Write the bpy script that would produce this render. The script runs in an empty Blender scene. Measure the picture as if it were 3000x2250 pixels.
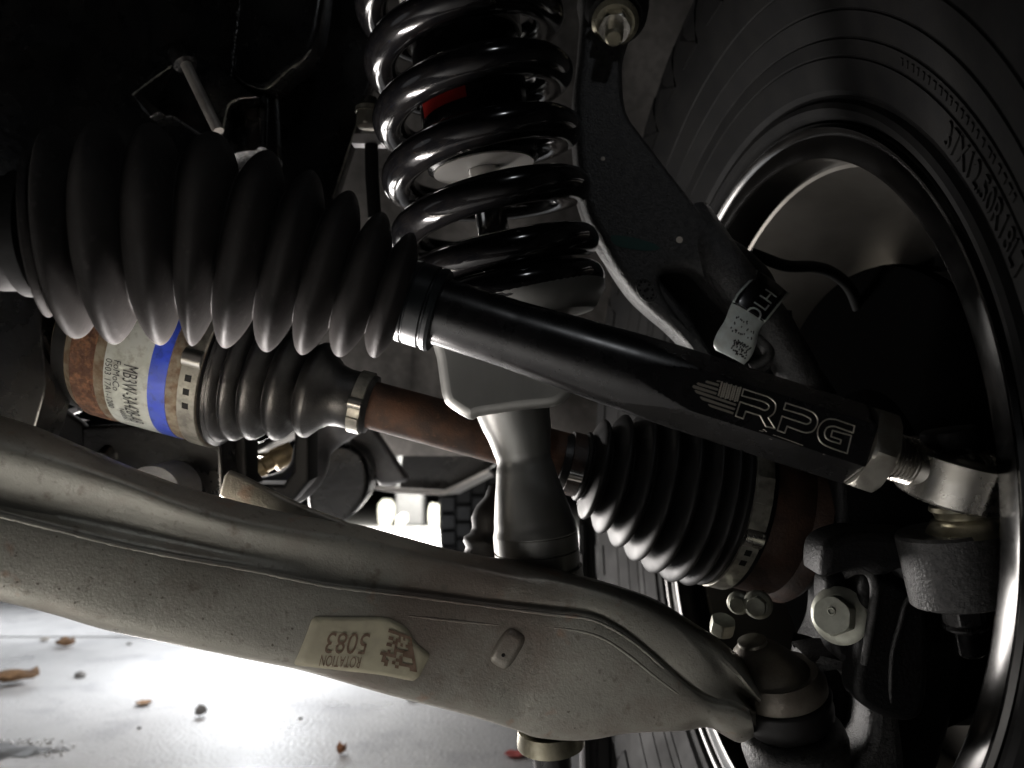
import bpy, bmesh, math, random
from mathutils import Vector, Matrix
from mathutils.bvhtree import BVHTree
random.seed(7)
PI = math.pi
SC = bpy.context.scene
COL = SC.collection

# ------------------------------------------------------------------ camera
F = 2175.0                      # focal length in photo pixels (photo is 3000 x 2250)
PITCH = math.radians(8)
CAM = Vector((0, 0, 0.45))
RT = Vector((1, 0, 0))
FW = Vector((0, math.cos(PITCH), math.sin(PITCH)))
UP = Vector((0, -math.sin(PITCH), math.cos(PITCH)))
cam = bpy.data.cameras.new('camera')
cam.sensor_width = 36; cam.lens = F / 3000 * 36
cam.clip_start = 0.01; cam.clip_end = 200
co = bpy.data.objects.new('camera', cam); COL.objects.link(co)
co.matrix_world = Matrix(((RT.x, UP.x, -FW.x, CAM.x), (RT.y, UP.y, -FW.y, CAM.y), (RT.z, UP.z, -FW.z, CAM.z), (0, 0, 0, 1)))
cam.dof.use_dof = True; cam.dof.focus_distance = 0.40; cam.dof.aperture_fstop = 9.0
SC.camera = co
# ------------------------------------------------------------------ world and lights
w = bpy.data.worlds.new('World'); SC.world = w; w.use_nodes = True
w.node_tree.nodes['Background'].inputs[0].default_value = (0.75, 0.85, 1, 1)
w.node_tree.nodes['Background'].inputs[1].default_value = 0.0006
def lamp(name, kind, loc, energy, color=(1, 1, 1), size=0.1, to=None, sy=None, spread=None):
    l = bpy.data.lights.new(name, kind); l.energy = energy; l.color = color
    o = bpy.data.objects.new(name, l); COL.objects.link(o); o.location = loc
    if kind == 'AREA':
        l.shape = 'RECTANGLE' if sy else 'DISK'; l.size = size
        if sy: l.size_y = sy
        if spread: l.spread = math.radians(spread)
    else:
        l.shadow_soft_size = size
    if to is not None:
        o.rotation_euler = (Vector(to) - Vector(loc)).to_track_quat('-Z', 'Y').to_euler()
    return o
WARM = (1, 0.93, 0.84); COOL = (0.93, 0.96, 1)
lamp('under_light_rear', 'AREA', (-1.30, 2.55, 0.33), 10, COOL, 2.0, (-1.30, 2.55, 0), sy=0.45)
lamp('under_light_spot', 'AREA', (-0.66, 1.95, 0.33), 6.0, COOL, 0.3, (-0.66, 1.95, 0))
lamp('under_light_floor', 'AREA', (-0.55, 1.5, 0.85), 4.0, (1, 0.96, 0.93), 0.4, (-0.6, 1.5, 0))
bar = lamp('boot_fill_behind_arm', 'AREA', (-0.188, 0.418, 0.399), 1.9, (1, 0.93, 0.90), 0.14, None, sy=0.02, spread=112)  # added unseen fill strip that lights the boot undersides
bl_ = Vector((0.95, 0.31, 0.0)).normalized(); bn_ = Vector((-0.12, -0.70, 0.72)); bn_ = (bn_ - bl_ * bn_.dot(bl_)).normalized()
bar.rotation_euler = Matrix((bl_, (-bn_).cross(bl_), -bn_)).transposed().to_euler()
lamp('work_light_behind_arm', 'AREA', (-0.40, 1.05, 0.29), 8.0, (1, 0.95, 0.91), 0.34, (-0.1, 0.5, 0.46))
lamp('floor_bounce_fill', 'AREA', (-0.50, -0.05, 0.30), 6.8, (1, 0.97, 0.93), 0.5, (-0.50, -0.05, 0))  # added unseen fill, bounced off the floor onto the arm face
lamp('far_light', 'AREA', (-1.0, 6.8, 1.5), 900, (1, 0.98, 0.93), 2.0, (-1.0, 6.8, 0), spread=110)
lamp('front_lamp', 'AREA', (0.25, -0.25, 1.15), 0.4, COOL, 0.06, (0, 0.45, 0.6))
lamp('side_glow', 'AREA', (-1.1, -0.15, 0.55), 0.22, COOL, 0.5, (-0.1, 0.4, 0.55))
SC.view_settings.view_transform = 'Standard'; SC.view_settings.look = 'None'
SC.view_settings.exposure = 0; SC.view_settings.gamma = 1
SC.cycles.use_denoising = True
SC.cycles.max_bounces = 8; SC.cycles.caustics_reflective = False; SC.cycles.caustics_refractive = False
SC.cycles.sample_clamp_indirect = 6

# ------------------------------------------------------------------ geometry helpers
def W(x, y, d): return CAM + RT * x + UP * y + FW * d
def P(px, py, d): return W((px - 1500) / F * d, -(py - 1125) / F * d, d)
def ray(px, py): return (P(px, py, 1) - CAM).normalized()
def G(px, py, z=0.0):
    r = P(px, py, 1) - CAM; return CAM + r * ((z - CAM.z) / r.z)
def K(px, d): return px / F * d            # pixel length -> metres at depth d
def cr(pts, n):
    """Catmull-Rom resample to n points, spaced by chord length"""
    pts = [Vector(p) for p in pts]
    if len(pts) == 2: return [pts[0].lerp(pts[1], i / (n - 1)) for i in range(n)]
    L = [0]
    for a, b in zip(pts, pts[1:]): L.append(L[-1] + (b - a).length)
    out = []
    for i in range(n):
        s = L[-1] * i / (n - 1); k = 0
        while k < len(L) - 2 and L[k + 1] < s: k += 1
        t = (s - L[k]) / max(L[k + 1] - L[k], 1e-9)
        p1, p2 = pts[k], pts[k + 1]
        p0 = pts[k - 1] if k > 0 else p1 * 2 - p2
        p3 = pts[k + 2] if k + 2 < len(pts) else p2 * 2 - p1
        out.append(0.5 * ((2 * p1) + (p2 - p0) * t + (2 * p0 - 5 * p1 + 4 * p2 - p3) * t * t + (3 * p1 - p0 - 3 * p2 + p3) * t ** 3))
    return out
def lin(tab, x):
    if x <= tab[0][0]: return tab[0][1]
    for a, b in zip(tab, tab[1:]):
        if x <= b[0]: return a[1] + (b[1] - a[1]) * (x - a[0]) / (b[0] - a[0])
    return tab[-1][1]

def attach(o, parent):
    if parent is not None:
        o.parent = parent; o.matrix_parent_inverse = parent.matrix_world.inverted()
def obj(name, verts, faces, mat, parent=None, smooth=True, angle=35, fix=True):
    me = bpy.data.meshes.new(name)
    me.from_pydata([tuple(v) for v in verts], [], faces)
    if fix:
        bm = bmesh.new(); bm.from_mesh(me)
        bmesh.ops.recalc_face_normals(bm, faces=bm.faces)
        bm.to_mesh(me); bm.free()
    if smooth:
        me.polygons.foreach_set('use_smooth', [True] * len(me.polygons))
        if angle: me.set_sharp_from_angle(angle=math.radians(angle))
    me.materials.append(mat)
    o = bpy.data.objects.new(name, me); COL.objects.link(o)
    attach(o, parent)
    return o
def thing(name, label, cat, loc, group=None):
    o = bpy.data.objects.new(name, None); COL.objects.link(o)
    o.location = loc; o.matrix_world = Matrix.Translation(loc); o.empty_display_size = 0.02
    return tag(o, label, cat, group)
def tag(o, label=None, cat=None, group=None, kind=None):
    if label: o['label'] = label
    if cat: o['category'] = cat
    if group: o['group'] = group
    if kind: o['kind'] = kind
    return o
def frame(axis, ref=None):
    a = axis.normalized()
    ref = ref or (Vector((0, 0, 1)) if abs(a.z) < 0.9 else Vector((0, 1, 0)))
    u = (ref - a * ref.dot(a)).normalized(); v = a.cross(u)
    return a, u, v
def lathe_vf(A, axis, prof, segs=64, caps=True, sq=None):
    a, u, v = frame(axis); vs = []; fs = []
    for t, r in prof:
        for k in range(segs):
            th = 2 * PI * k / segs
            vs.append(A + a * t + (u * math.cos(th) + v * math.sin(th)) * r)
    n = len(prof)
    for i in range(n - 1):
        for k in range(segs):
            k2 = (k + 1) % segs
            fs.append((i * segs + k, i * segs + k2, (i + 1) * segs + k2, (i + 1) * segs + k))
    if caps:
        fs.append(tuple(range(segs))); fs.append(tuple(range((n - 1) * segs, n * segs)))
    return vs, fs
def lathe(name, A, axis, prof, mat, parent=None, segs=64, caps=True, angle=35):
    vs, fs = lathe_vf(A, axis, prof, segs, caps)
    return obj(name, vs, fs, mat, parent, True, angle)
def sweep_vf(pts, radii, segs=32, caps=True, ref=None, flat=None):
    """tube along pts; flat=(ku,kv) scales the section"""
    vs = []; fs = []; n = len(pts)
    ref = ref or Vector((0.13, 0.2, 1))
    for i, p in enumerate(pts):
        a = (pts[min(i + 1, n - 1)] - pts[max(i - 1, 0)]).normalized()
        u = (ref - a * ref.dot(a)).normalized(); v = a.cross(u); ref = u
        r = radii[i] if hasattr(radii, '__len__') else radii
        ku, kv = flat or (1, 1)
        for k in range(segs):
            th = 2 * PI * k / segs
            vs.append(p + u * (math.cos(th) * r * ku) + v * (math.sin(th) * r * kv))
    for i in range(n - 1):
        for k in range(segs):
            k2 = (k + 1) % segs
            fs.append((i * segs + k, i * segs + k2, (i + 1) * segs + k2, (i + 1) * segs + k))
    if caps:
        fs.append(tuple(range(segs))); fs.append(tuple(range((n - 1) * segs, n * segs)))
    return vs, fs
def sweep(name, pts, radii, mat, parent=None, segs=32, caps=True, ref=None, flat=None, angle=50):
    vs, fs = sweep_vf(pts, radii, segs, caps, ref, flat)
    return obj(name, vs, fs, mat, parent, True, angle)
def prism_poly(name, A, axis, ref, n, secs, mat, parent=None, rot=0.0, angle=20):
    """regular n-gon prism: secs = [(t, corner radius)...]"""
    a, u, v = frame(axis, ref); vs = []; fs = []
    for t, r in secs:
        for k in range(n):
            th = 2 * PI * k / n + rot
            vs.append(A + a * t + (u * math.cos(th) + v * math.sin(th)) * r)
    m = len(secs)
    for i in range(m - 1):
        for k in range(n):
            k2 = (k + 1) % n
            fs.append((i * n + k, i * n + k2, (i + 1) * n + k2, (i + 1) * n + k))
    fs.append(tuple(range(n))); fs.append(tuple(range((m - 1) * n, m * n)))
    return obj(name, vs, fs, mat, parent, False)
def hexnut(name, A, axis, ref, r, h, mat, parent=None, rot=0.0, segs=72):
    """hexagon with chamfered (turned) corners"""
    a, u, v = frame(axis, ref); ap = r * math.cos(PI / 6); vs = []; fs = []
    rows = [(0.0, 0.90), (0.02, 0.915), (0.12, 0.97), (0.22, 1.0), (0.78, 1.0), (0.88, 0.97), (0.98, 0.915), (1.0, 0.90)]
    for t, q in rows:
        for k in range(segs):
            th = 2 * PI * k / segs
            ph = (th + rot + PI / 6) % (PI / 3) - PI / 6
            rr = min(ap / math.cos(ph), r * q)
            vs.append(A + a * (t * h) + (u * math.cos(th) + v * math.sin(th)) * rr)
    m = len(rows)
    for i in range(m - 1):
        for k in range(segs):
            k2 = (k + 1) % segs
            fs.append((i * segs + k, i * segs + k2, (i + 1) * segs + k2, (i + 1) * segs + k))
    fs.append(tuple(range(segs))); fs.append(tuple(range((m - 1) * segs, m * segs)))
    return obj(name, vs, fs, mat, parent, True, 22)
def dense(pts, step=14, closed=True):
    """smooth closed 2D outline"""
    n = len(pts); out = []
    for i in range(n if closed else n - 1):
        p0, p1, p2, p3 = [Vector(pts[(i + k) % n]) for k in (-1, 0, 1, 2)]
        m = max(1, int((p2 - p1).length / step))
        for j in range(m):
            t = j / m
            out.append(0.5 * ((2 * p1) + (p2 - p0) * t + (2 * p0 - 5 * p1 + 4 * p2 - p3) * t * t + (3 * p1 - p0 - 3 * p2 + p3) * t ** 3))
    return out
def plate(name, outline, d, thick, mat, parent=None, bevel=0.003, holes=(), gx=0.0, gy=0.0, smooth=True, res=3):
    """solid plate with rounded edges: outline in photo pixels of its front face at depth d; gx, gy tilt it (metres of depth per pixel)"""
    cu = bpy.data.curves.new('tmp', 'CURVE'); cu.dimensions = '2D'; cu.fill_mode = 'BOTH'
    cu.extrude = max(thick / 2 - bevel, 0.0002); cu.bevel_depth = bevel; cu.bevel_resolution = res; cu.offset = -bevel
    cx = sum(p[0] for p in outline) / len(outline); cy = sum(p[1] for p in outline) / len(outline)
    for loop in [outline] + list(holes):
        pts = dense(loop) if smooth else [Vector(p) for p in loop]
        s = cu.splines.new('POLY'); s.points.add(len(pts) - 1); s.use_cyclic_u = True
        for q, p in zip(s.points, pts): q.co = ((p.x - 1500) / F * d, -(p.y - 1125) / F * d, 0, 1)
    o = bpy.data.objects.new('tmp', cu); COL.objects.link(o)
    dg = bpy.context.evaluated_depsgraph_get()
    me = bpy.data.meshes.new_from_object(o.evaluated_get(dg))
    bpy.data.objects.remove(o); bpy.data.curves.remove(cu)
    vs = []
    for v in me.vertices:
        px = v.co.x * F / d + 1500; py = 1125 - v.co.y * F / d
        dd = d + gx * (px - cx) + gy * (py - cy)
        vs.append(W(v.co.x * dd / d, v.co.y * dd / d, dd + thick / 2 - v.co.z))
    fs = [tuple(p.vertices) for p in me.polygons]
    bpy.data.meshes.remove(me)
    return obj(name, vs, fs, mat, parent, True, 30)
def loft_vf(curves, n, sub=4, closed=True):
    rows = [cr(c, n) for c in curves]; m = len(rows); vs = []
    cols = []
    for j in range(n):
        col = [rows[i][j] for i in range(m)]
        if closed:
            o = []
            for i in range(m):
                p0, p1, p2, p3 = [col[(i + k) % m] for k in (-1, 0, 1, 2)]
                for q in range(sub):
                    t = q / sub
                    o.append(0.5 * ((2 * p1) + (p2 - p0) * t + (2 * p0 - 5 * p1 + 4 * p2 - p3) * t * t + (3 * p1 - p0 - 3 * p2 + p3) * t ** 3))
        else:
            o = cr(col, (m - 1) * sub + 1)
        cols.append(o)
    M = len(cols[0]); fs = []
    for c in cols: vs += c
    for j in range(n - 1):
        for i in range(M if closed else M - 1):
            i2 = (i + 1) % M
            fs.append((j * M + i, j * M + i2, (j + 1) * M + i2, (j + 1) * M + i))
    if closed:
        fs.append(tuple(range(M))); fs.append(tuple(range((n - 1) * M, n * M)))
    return vs, fs
def box_vf(c, ax, ay, az, sx, sy, sz):
    vs = [c + ax * (sx * i / 2) + ay * (sy * j / 2) + az * (sz * k / 2) for i in (-1, 1) for j in (-1, 1) for k in (-1, 1)]
    return vs, [(0, 1, 3, 2), (4, 6, 7, 5), (0, 4, 5, 1), (2, 3, 7, 6), (0, 2, 6, 4), (1, 5, 7, 3)]
def join(parts):
    V = []; FF = []
    for vs, fs in parts:
        b = len(V); V += list(vs); FF += [tuple(i + b for i in f) for f in fs]
    return V, FF
def bevel(o, wd=0.001, seg=2):
    m = o.modifiers.new('bevel', 'BEVEL'); m.width = wd; m.segments = seg; m.limit_method = 'ANGLE'; m.angle_limit = math.radians(40)
    return o
TXT = {}
def text2d(s, cuts=1):
    """flat text as (verts in a 0..1 box, faces, aspect)"""
    if s in TXT: return TXT[s]
    cu = bpy.data.curves.new('tmp', 'FONT'); cu.body = s; cu.resolution_u = 3
    o = bpy.data.objects.new('tmp', cu); COL.objects.link(o)
    me = bpy.data.meshes.new_from_object(o.evaluated_get(bpy.context.evaluated_depsgraph_get()))
    bpy.data.objects.remove(o); bpy.data.curves.remove(cu)
    bm = bmesh.new(); bm.from_mesh(me); bpy.data.meshes.remove(me)
    bmesh.ops.triangulate(bm, faces=bm.faces)
    bmesh.ops.subdivide_edges(bm, edges=bm.edges, cuts=cuts, use_grid_fill=True)
    bmesh.ops.triangulate(bm, faces=bm.faces)
    xs = [v.co.x for v in bm.verts]; ys = [v.co.y for v in bm.verts]
    x0, x1, y0, y1 = min(xs), max(xs), min(ys), max(ys)
    vs = [((v.co.x - x0) / (x1 - x0), (v.co.y - y0) / (y1 - y0)) for v in bm.verts]
    bm.verts.index_update()
    fs = [tuple(v.index for v in f.verts) for f in bm.faces]
    bm.free()
    TXT[s] = (vs, fs, (x1 - x0) / (y1 - y0)); return TXT[s]

# ------------------------------------------------------------------ materials
def mat(name, col, rough=0.5, metal=0.0, col2=None, nscale=60, nlo=0.4, nhi=0.6, bump=0.0, bscale=400, coat=0.0, rvar=0.0, spec=0.5,
        col3=None, n3=12, emit=0.0, detail=6, bdist=0.001, stretch=None, speck=None, bump2=None):
    m = bpy.data.materials.new(name); m.use_nodes = True
    nt = m.node_tree; b = nt.nodes['Principled BSDF']
    b.inputs['Base Color'].default_value = (*col, 1); b.inputs['Roughness'].default_value = rough
    b.inputs['Metallic'].default_value = metal; b.inputs['Coat Weight'].default_value = coat
    b.inputs['Specular IOR Level'].default_value = spec; b.inputs['Coat Roughness'].default_value = 0.06
    tc = nt.nodes.new('ShaderNodeTexCoord'); vec = tc.outputs['Object']
    if stretch:
        mp = nt.nodes.new('ShaderNodeMapping'); mp.inputs['Scale'].default_value = stretch
        nt.links.new(vec, mp.inputs['Vector']); vec = mp.outputs[0]
    def noise(sc, lo, hi, det=detail):
        n = nt.nodes.new('ShaderNodeTexNoise'); n.inputs['Scale'].default_value = sc; n.inputs['Detail'].default_value = det
        n.inputs['Roughness'].default_value = 0.6
        nt.links.new(vec, n.inputs['Vector'])
        r = nt.nodes.new('ShaderNodeMapRange'); r.inputs[1].default_value = lo; r.inputs[2].default_value = hi
        nt.links.new(n.outputs['Fac'], r.inputs[0]); return r.outputs[0]
    cur = None
    if col2:
        mx = nt.nodes.new('ShaderNodeMix'); mx.data_type = 'RGBA'
        mx.inputs[6].default_value = (*col, 1); mx.inputs[7].default_value = (*col2, 1)
        nt.links.new(noise(nscale, nlo, nhi), mx.inputs[0]); cur = mx.outputs[2]
        if col3:
            m3 = nt.nodes.new('ShaderNodeMix'); m3.data_type = 'RGBA'; m3.inputs[7].default_value = (*col3, 1)
            nt.links.new(cur, m3.inputs[6]); nt.links.new(noise(n3, 0.52, 0.66), m3.inputs[0]); cur = m3.outputs[2]
        for sc_, lo_, hi_, c_ in (speck or ()):
            ms = nt.nodes.new('ShaderNodeMix'); ms.data_type = 'RGBA'; ms.inputs[7].default_value = (*c_, 1)
            nt.links.new(cur, ms.inputs[6]); nt.links.new(noise(sc_, lo_, hi_, 3), ms.inputs[0]); cur = ms.outputs[2]
        nt.links.new(cur, b.inputs['Base Color'])
    if rvar:
        r = nt.nodes.new('ShaderNodeMapRange'); r.inputs[3].default_value = max(rough - rvar, 0.03); r.inputs[4].default_value = min(rough + rvar, 1)
        nt.links.new(noise(nscale * 0.7, 0.3, 0.7), r.inputs[0]); nt.links.new(r.outputs[0], b.inputs['Roughness'])
    if bump:
        bp = nt.nodes.new('ShaderNodeBump'); bp.inputs['Strength'].default_value = bump; bp.inputs['Distance'].default_value = bdist
        nt.links.new(noise(bscale, 0.2, 0.8), bp.inputs['Height']); nt.links.new(bp.outputs[0], b.inputs['Normal'])
        if bump2:
            b2 = nt.nodes.new('ShaderNodeBump'); b2.inputs['Strength'].default_value = bump2[1]; b2.inputs['Distance'].default_value = bdist
            nt.links.new(noise(bump2[0], 0.3, 0.7, 2), b2.inputs['Height']); nt.links.new(bp.outputs[0], b2.inputs['Normal']); nt.links.new(b2.outputs[0], b.inputs['Normal'])
    if emit:
        b.inputs['Emission Color'].default_value = (*col, 1); b.inputs['Emission Strength'].default_value = emit
    return m
M = {}
M['rubber'] = mat('boot rubber', (0.0085, 0.0082, 0.0082), 0.50, col2=(0.0115, 0.011, 0.011), nscale=70, bump=0.06, bscale=900, rvar=0.06, spec=0.28)
M['dusty_rubber'] = mat('dusty rubber', (0.007, 0.007, 0.0073), 0.42, col2=(0.019, 0.018, 0.017), nscale=160, nlo=0.5, nhi=0.7, bump=0.18, bscale=700, rvar=0.12)
M['gloss_black'] = mat('gloss powder coat', (0.0035, 0.0035, 0.004), 0.13, col2=(0.006, 0.0056, 0.0056), nscale=120, spec=0.55, bump=0.02, bscale=150, rvar=0.05, speck=((420, 0.66, 0.74, (0.022, 0.02, 0.019)),))
M['satin_black'] = mat('black anodised', (0.0055, 0.0055, 0.006), 0.27, col2=(0.008, 0.0075, 0.008), nscale=90, rvar=0.05, spec=0.5, bump=0.01, bscale=1500)
M['collar'] = mat('black clamp', (0.008, 0.010, 0.011), 0.34, coat=0.0, spec=0.3, bump=0.02, bscale=300)
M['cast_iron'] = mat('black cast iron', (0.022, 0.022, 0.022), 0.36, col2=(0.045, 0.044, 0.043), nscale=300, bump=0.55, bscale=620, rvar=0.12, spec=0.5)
M['cast_dark'] = mat('dark cast iron', (0.004, 0.004, 0.0042), 0.5, bump=0.4, bscale=500, spec=0.25)  # same iron as the casting, shade put into the colour on knuckle parts
M['alu_cast'] = mat('weathered cast aluminium', (0.30, 0.292, 0.252), 0.40, 0.4, col2=(0.385, 0.37, 0.32), nscale=26, nlo=0.32, nhi=0.68, bump=0.13, bscale=380, rvar=0.16,
                    col3=(0.25, 0.21, 0.175), n3=11, detail=10, speck=((260, 0.60, 0.76, (0.23, 0.215, 0.18)), (95, 0.62, 0.74, (0.19, 0.165, 0.135)), (48, 0.64, 0.72, (0.34, 0.25, 0.19))), bump2=(900, 0.12))
M['cup_shaded'] = mat('shade darkened joint cup', (0.15, 0.13, 0.105), 0.45, 0.4, col2=(0.20, 0.18, 0.15), nscale=60, bump=0.2, bscale=400, rvar=0.1)  # cup coloured darker than the arm to stand in for shade
M['alu_spot'] = mat('corrosion spots', (0.17, 0.15, 0.125), 0.7, bump=0.3, bscale=600)
M['alu_mach'] = mat('machined aluminium', (0.30, 0.30, 0.285), 0.44, 0.85, col2=(0.25, 0.25, 0.238), nscale=25, rvar=0.05, bump=0.03, bscale=1200, stretch=(1, 1, 0.05))
M['zinc'] = mat('zinc plated steel', (0.40, 0.385, 0.34), 0.38, 0.85, col2=(0.30, 0.28, 0.24), nscale=80, rvar=0.1, bump=0.05, bscale=700)
M['chrome'] = mat('chrome', (0.62, 0.61, 0.59), 0.14, 1.0, bump=0.01, bscale=300)
M['bright_steel'] = mat('bright steel', (0.52, 0.505, 0.47), 0.28, 1.0, col2=(0.42, 0.40, 0.36), nscale=60, rvar=0.08, bump=0.03, bscale=900)
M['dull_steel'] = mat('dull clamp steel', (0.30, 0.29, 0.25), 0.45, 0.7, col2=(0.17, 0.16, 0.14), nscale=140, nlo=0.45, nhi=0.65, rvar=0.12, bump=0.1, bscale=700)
M['engrave'] = mat('bare metal engraving', (0.60, 0.56, 0.48), 0.35, 0.9)
M['rust'] = mat('rusty steel', (0.13, 0.052, 0.024), 0.75, col2=(0.30, 0.125, 0.05), nscale=130, nlo=0.4, nhi=0.65, bump=0.6, bscale=330, rvar=0.2, col3=(0.13, 0.115, 0.085), n3=28)
M['rust_drum'] = mat('rust banded housing', (0.22, 0.19, 0.14), 0.6, 0.3, col2=(0.13, 0.085, 0.05), nscale=150, bump=0.35, bscale=420, rvar=0.15)
M['rust_band'] = mat('flaking orange rust', (0.075, 0.032, 0.017), 0.85, col2=(0.20, 0.095, 0.048), nscale=150, nlo=0.45, nhi=0.62, bump=0.9, bscale=380, rvar=0.1, bdist=0.002)
M['rust_shaft'] = mat('rust brown shaft', (0.048, 0.024, 0.015), 0.72, col2=(0.10, 0.046, 0.025), nscale=55, col3=(0.035, 0.021, 0.015), n3=30, speck=((260, 0.62, 0.72, (0.13, 0.07, 0.04)),), bump=0.25, bscale=700, rvar=0.1)
M['rust_dark'] = mat('dark rust', (0.03, 0.017, 0.012), 0.42, col2=(0.055, 0.03, 0.02), nscale=90, bump=0.3, bscale=500, rvar=0.15)
M['label_white'] = mat('label paper', (0.60, 0.62, 0.57), 0.38, col2=(0.52, 0.54, 0.48), nscale=60, col3=(0.40, 0.40, 0.35), n3=170, coat=0.2)
M['label_blue'] = mat('label blue', (0.035, 0.07, 0.55), 0.3, col2=(0.05, 0.09, 0.48), nscale=80, coat=0.3, col3=(0.03, 0.05, 0.28), n3=150)
M['ink'] = mat('black ink', (0.02, 0.02, 0.02), 0.5)
M['ink_brown'] = mat('faded brown ink', (0.17, 0.105, 0.065), 0.6, col2=(0.24, 0.16, 0.11), nscale=200)
M['sticker'] = mat('yellowed sticker', (0.56, 0.52, 0.37), 0.5, col2=(0.47, 0.43, 0.31), nscale=70, rvar=0.08)
M['tag_white'] = mat('tag plastic', (0.60, 0.66, 0.64), 0.35, col2=(0.50, 0.53, 0.50), nscale=120, coat=0.3)
M['tag_clear'] = mat('dark film', (0.010, 0.010, 0.011), 0.25, coat=0.3)
M['frame_black'] = mat('frame paint', (0.004, 0.004, 0.0045), 0.26, col2=(0.008, 0.0075, 0.007), nscale=30, bump=0.2, bscale=160, rvar=0.1, spec=0.6)
M['matte_black'] = mat('matte black', (0.004, 0.004, 0.004), 0.6, spec=0.2, bump=0.1, bscale=300)
M['liner'] = mat('grey fibre liner', (0.13, 0.122, 0.115), 0.9, col2=(0.095, 0.09, 0.085), nscale=60, bump=0.4, bscale=500, spec=0.2)
M['grey_paint'] = mat('grey steel bar', (0.16, 0.16, 0.165), 0.42, 0.3, col2=(0.12, 0.12, 0.122), nscale=60, rvar=0.1, bump=0.05)
M['tyre'] = mat('tyre rubber', (0.0055, 0.0055, 0.0058), 0.6, col2=(0.0085, 0.0083, 0.008), nscale=40, bump=0.08, bscale=700, rvar=0.08, spec=0.12)
M['rim'] = mat('bronze grey wheel', (0.16, 0.152, 0.138), 0.36, 0.85, col2=(0.125, 0.118, 0.105), nscale=12, rvar=0.08)
M['rim_lip'] = mat('wheel lip metal', (0.095, 0.094, 0.092), 0.18, 1.0, col2=(0.08, 0.079, 0.078), nscale=30, rvar=0.08)
M['brass'] = mat('brass', (0.34, 0.26, 0.14), 0.4, 0.8, col2=(0.22, 0.17, 0.10), nscale=100, rvar=0.1)
M['yellow_zinc'] = mat('yellow zinc', (0.33, 0.31, 0.235), 0.35, 0.85, col2=(0.24, 0.22, 0.16), nscale=120, rvar=0.1)
M['bolt_pale'] = mat('pale green zinc bolt', (0.47, 0.48, 0.41), 0.45, 0.45, col2=(0.38, 0.38, 0.32), nscale=150, rvar=0.08, bump=0.08)
M['concrete'] = mat('smooth concrete', (0.50, 0.495, 0.49), 0.36, col2=(0.60, 0.59, 0.585), nscale=4, nlo=0.35, nhi=0.65, bump=0.15, bscale=18, rvar=0.14, col3=(0.42, 0.415, 0.42), n3=7, bdist=0.004, speck=((60, 0.62, 0.70, (0.36, 0.355, 0.35)), (190, 0.60, 0.70, (0.44, 0.43, 0.42))), bump2=(140, 0.25))
M['joint'] = mat('joint filler', (0.12, 0.115, 0.11), 0.9)
M['leaf'] = mat('dead leaf', (0.16, 0.085, 0.04), 0.7, col2=(0.26, 0.15, 0.07), nscale=90, bump=0.3, bscale=300)
M['leaf_orange'] = mat('orange leaf', (0.36, 0.15, 0.06), 0.6, col2=(0.2, 0.09, 0.04), nscale=90)
M['leaf_red'] = mat('red leaf', (0.50, 0.10, 0.09), 0.6, col2=(0.36, 0.08, 0.07), nscale=60)
M['pebble'] = mat('grit', (0.2, 0.19, 0.18), 0.8, bump=0.3)
M['wet'] = mat('oily wet concrete', (0.09, 0.09, 0.09), 0.35, col2=(0.16, 0.16, 0.16), nscale=25, bump=0.1, bscale=60)
M['red'] = mat('red decal', (0.30, 0.016, 0.012), 0.35)
M['teal'] = mat('teal paint pen', (0.008, 0.05, 0.042), 0.5)
M['paint_dot'] = mat('pale paint dot', (0.55, 0.50, 0.44), 0.6)
M['pale'] = mat('pale strip', (0.50, 0.49, 0.50), 0.5, col2=(0.40, 0.39, 0.40), nscale=60)
M['lens'] = mat('lit lamp lens', (1.0, 0.97, 0.85), 0.4, emit=14)

# ================================================================== SETTING
def sheet(x0, x1, y0, y1, z0, z1, sk=0.0):
    vs = [Vector((x, y + sk * x, z)) for z in (z0, z1) for (x, y) in ((x0, y0), (x1, y0), (x1, y1), (x0, y1))]
    return vs, [(0, 3, 2, 1), (4, 5, 6, 7), (0, 1, 5, 4), (1, 2, 6, 5), (2, 3, 7, 6), (3, 0, 4, 7)]
vs, fs = sheet(-40, 40, -20, 80, -0.12, -0.012)
floor = tag(obj('floor', vs, fs, M['joint'], None, False), kind='structure')
JY = G(180, 1866).y
for (a, b) in ((-20, JY - 0.012), (JY + 0.012, 80)):
    vs, fs = sheet(-40, 40, a, b, -0.011, 0.0, 0.02 if False else 0.0)
    obj('concrete_slab', vs, fs, M['concrete'], floor, False)

def leaf(name, px, py, wpx, label, cat, m, curl=0.5, hgt=0.3, seed=0, rot=0.0):
    r = random.Random(seed); c = G(px, py); d = (c - CAM).length; wd = wpx / F * d * 0.66
    n, k = 9, 5; vs = []; fs = []
    for i in range(n):
        t = i / (n - 1) * 2 - 1
        hw = (1 - t * t) ** 0.6 * 0.42 * (0.8 + 0.4 * r.random())
        for j in range(k):
            s = j / (k - 1) * 2 - 1
            x = t * 0.5; y = s * hw
            z = 0.03 + hgt * (curl * s * s * hw * 1.6 + 0.25 * t * t + 0.10 * r.random())
            vs.append(c + Vector((x * math.cos(rot) - y * math.sin(rot), x * math.sin(rot) + y * math.cos(rot), z)) * wd)
    for i in range(n - 1):
        for j in range(k - 1): fs.append((i * k + j, i * k + j + 1, (i + 1) * k + j + 1, (i + 1) * k + j))
    o = obj(name, vs, fs, m, None, True, None, False)
    md = o.modifiers.new('thick', 'SOLIDIFY'); md.thickness = 0.0012
    return tag(o, label, cat)
leaf('dry_leaf', 190, 1896, 70, 'small curled brown leaf near the floor joint', 'leaf', M['leaf'], 0.9, 0.6, 1, 0.15)
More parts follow.
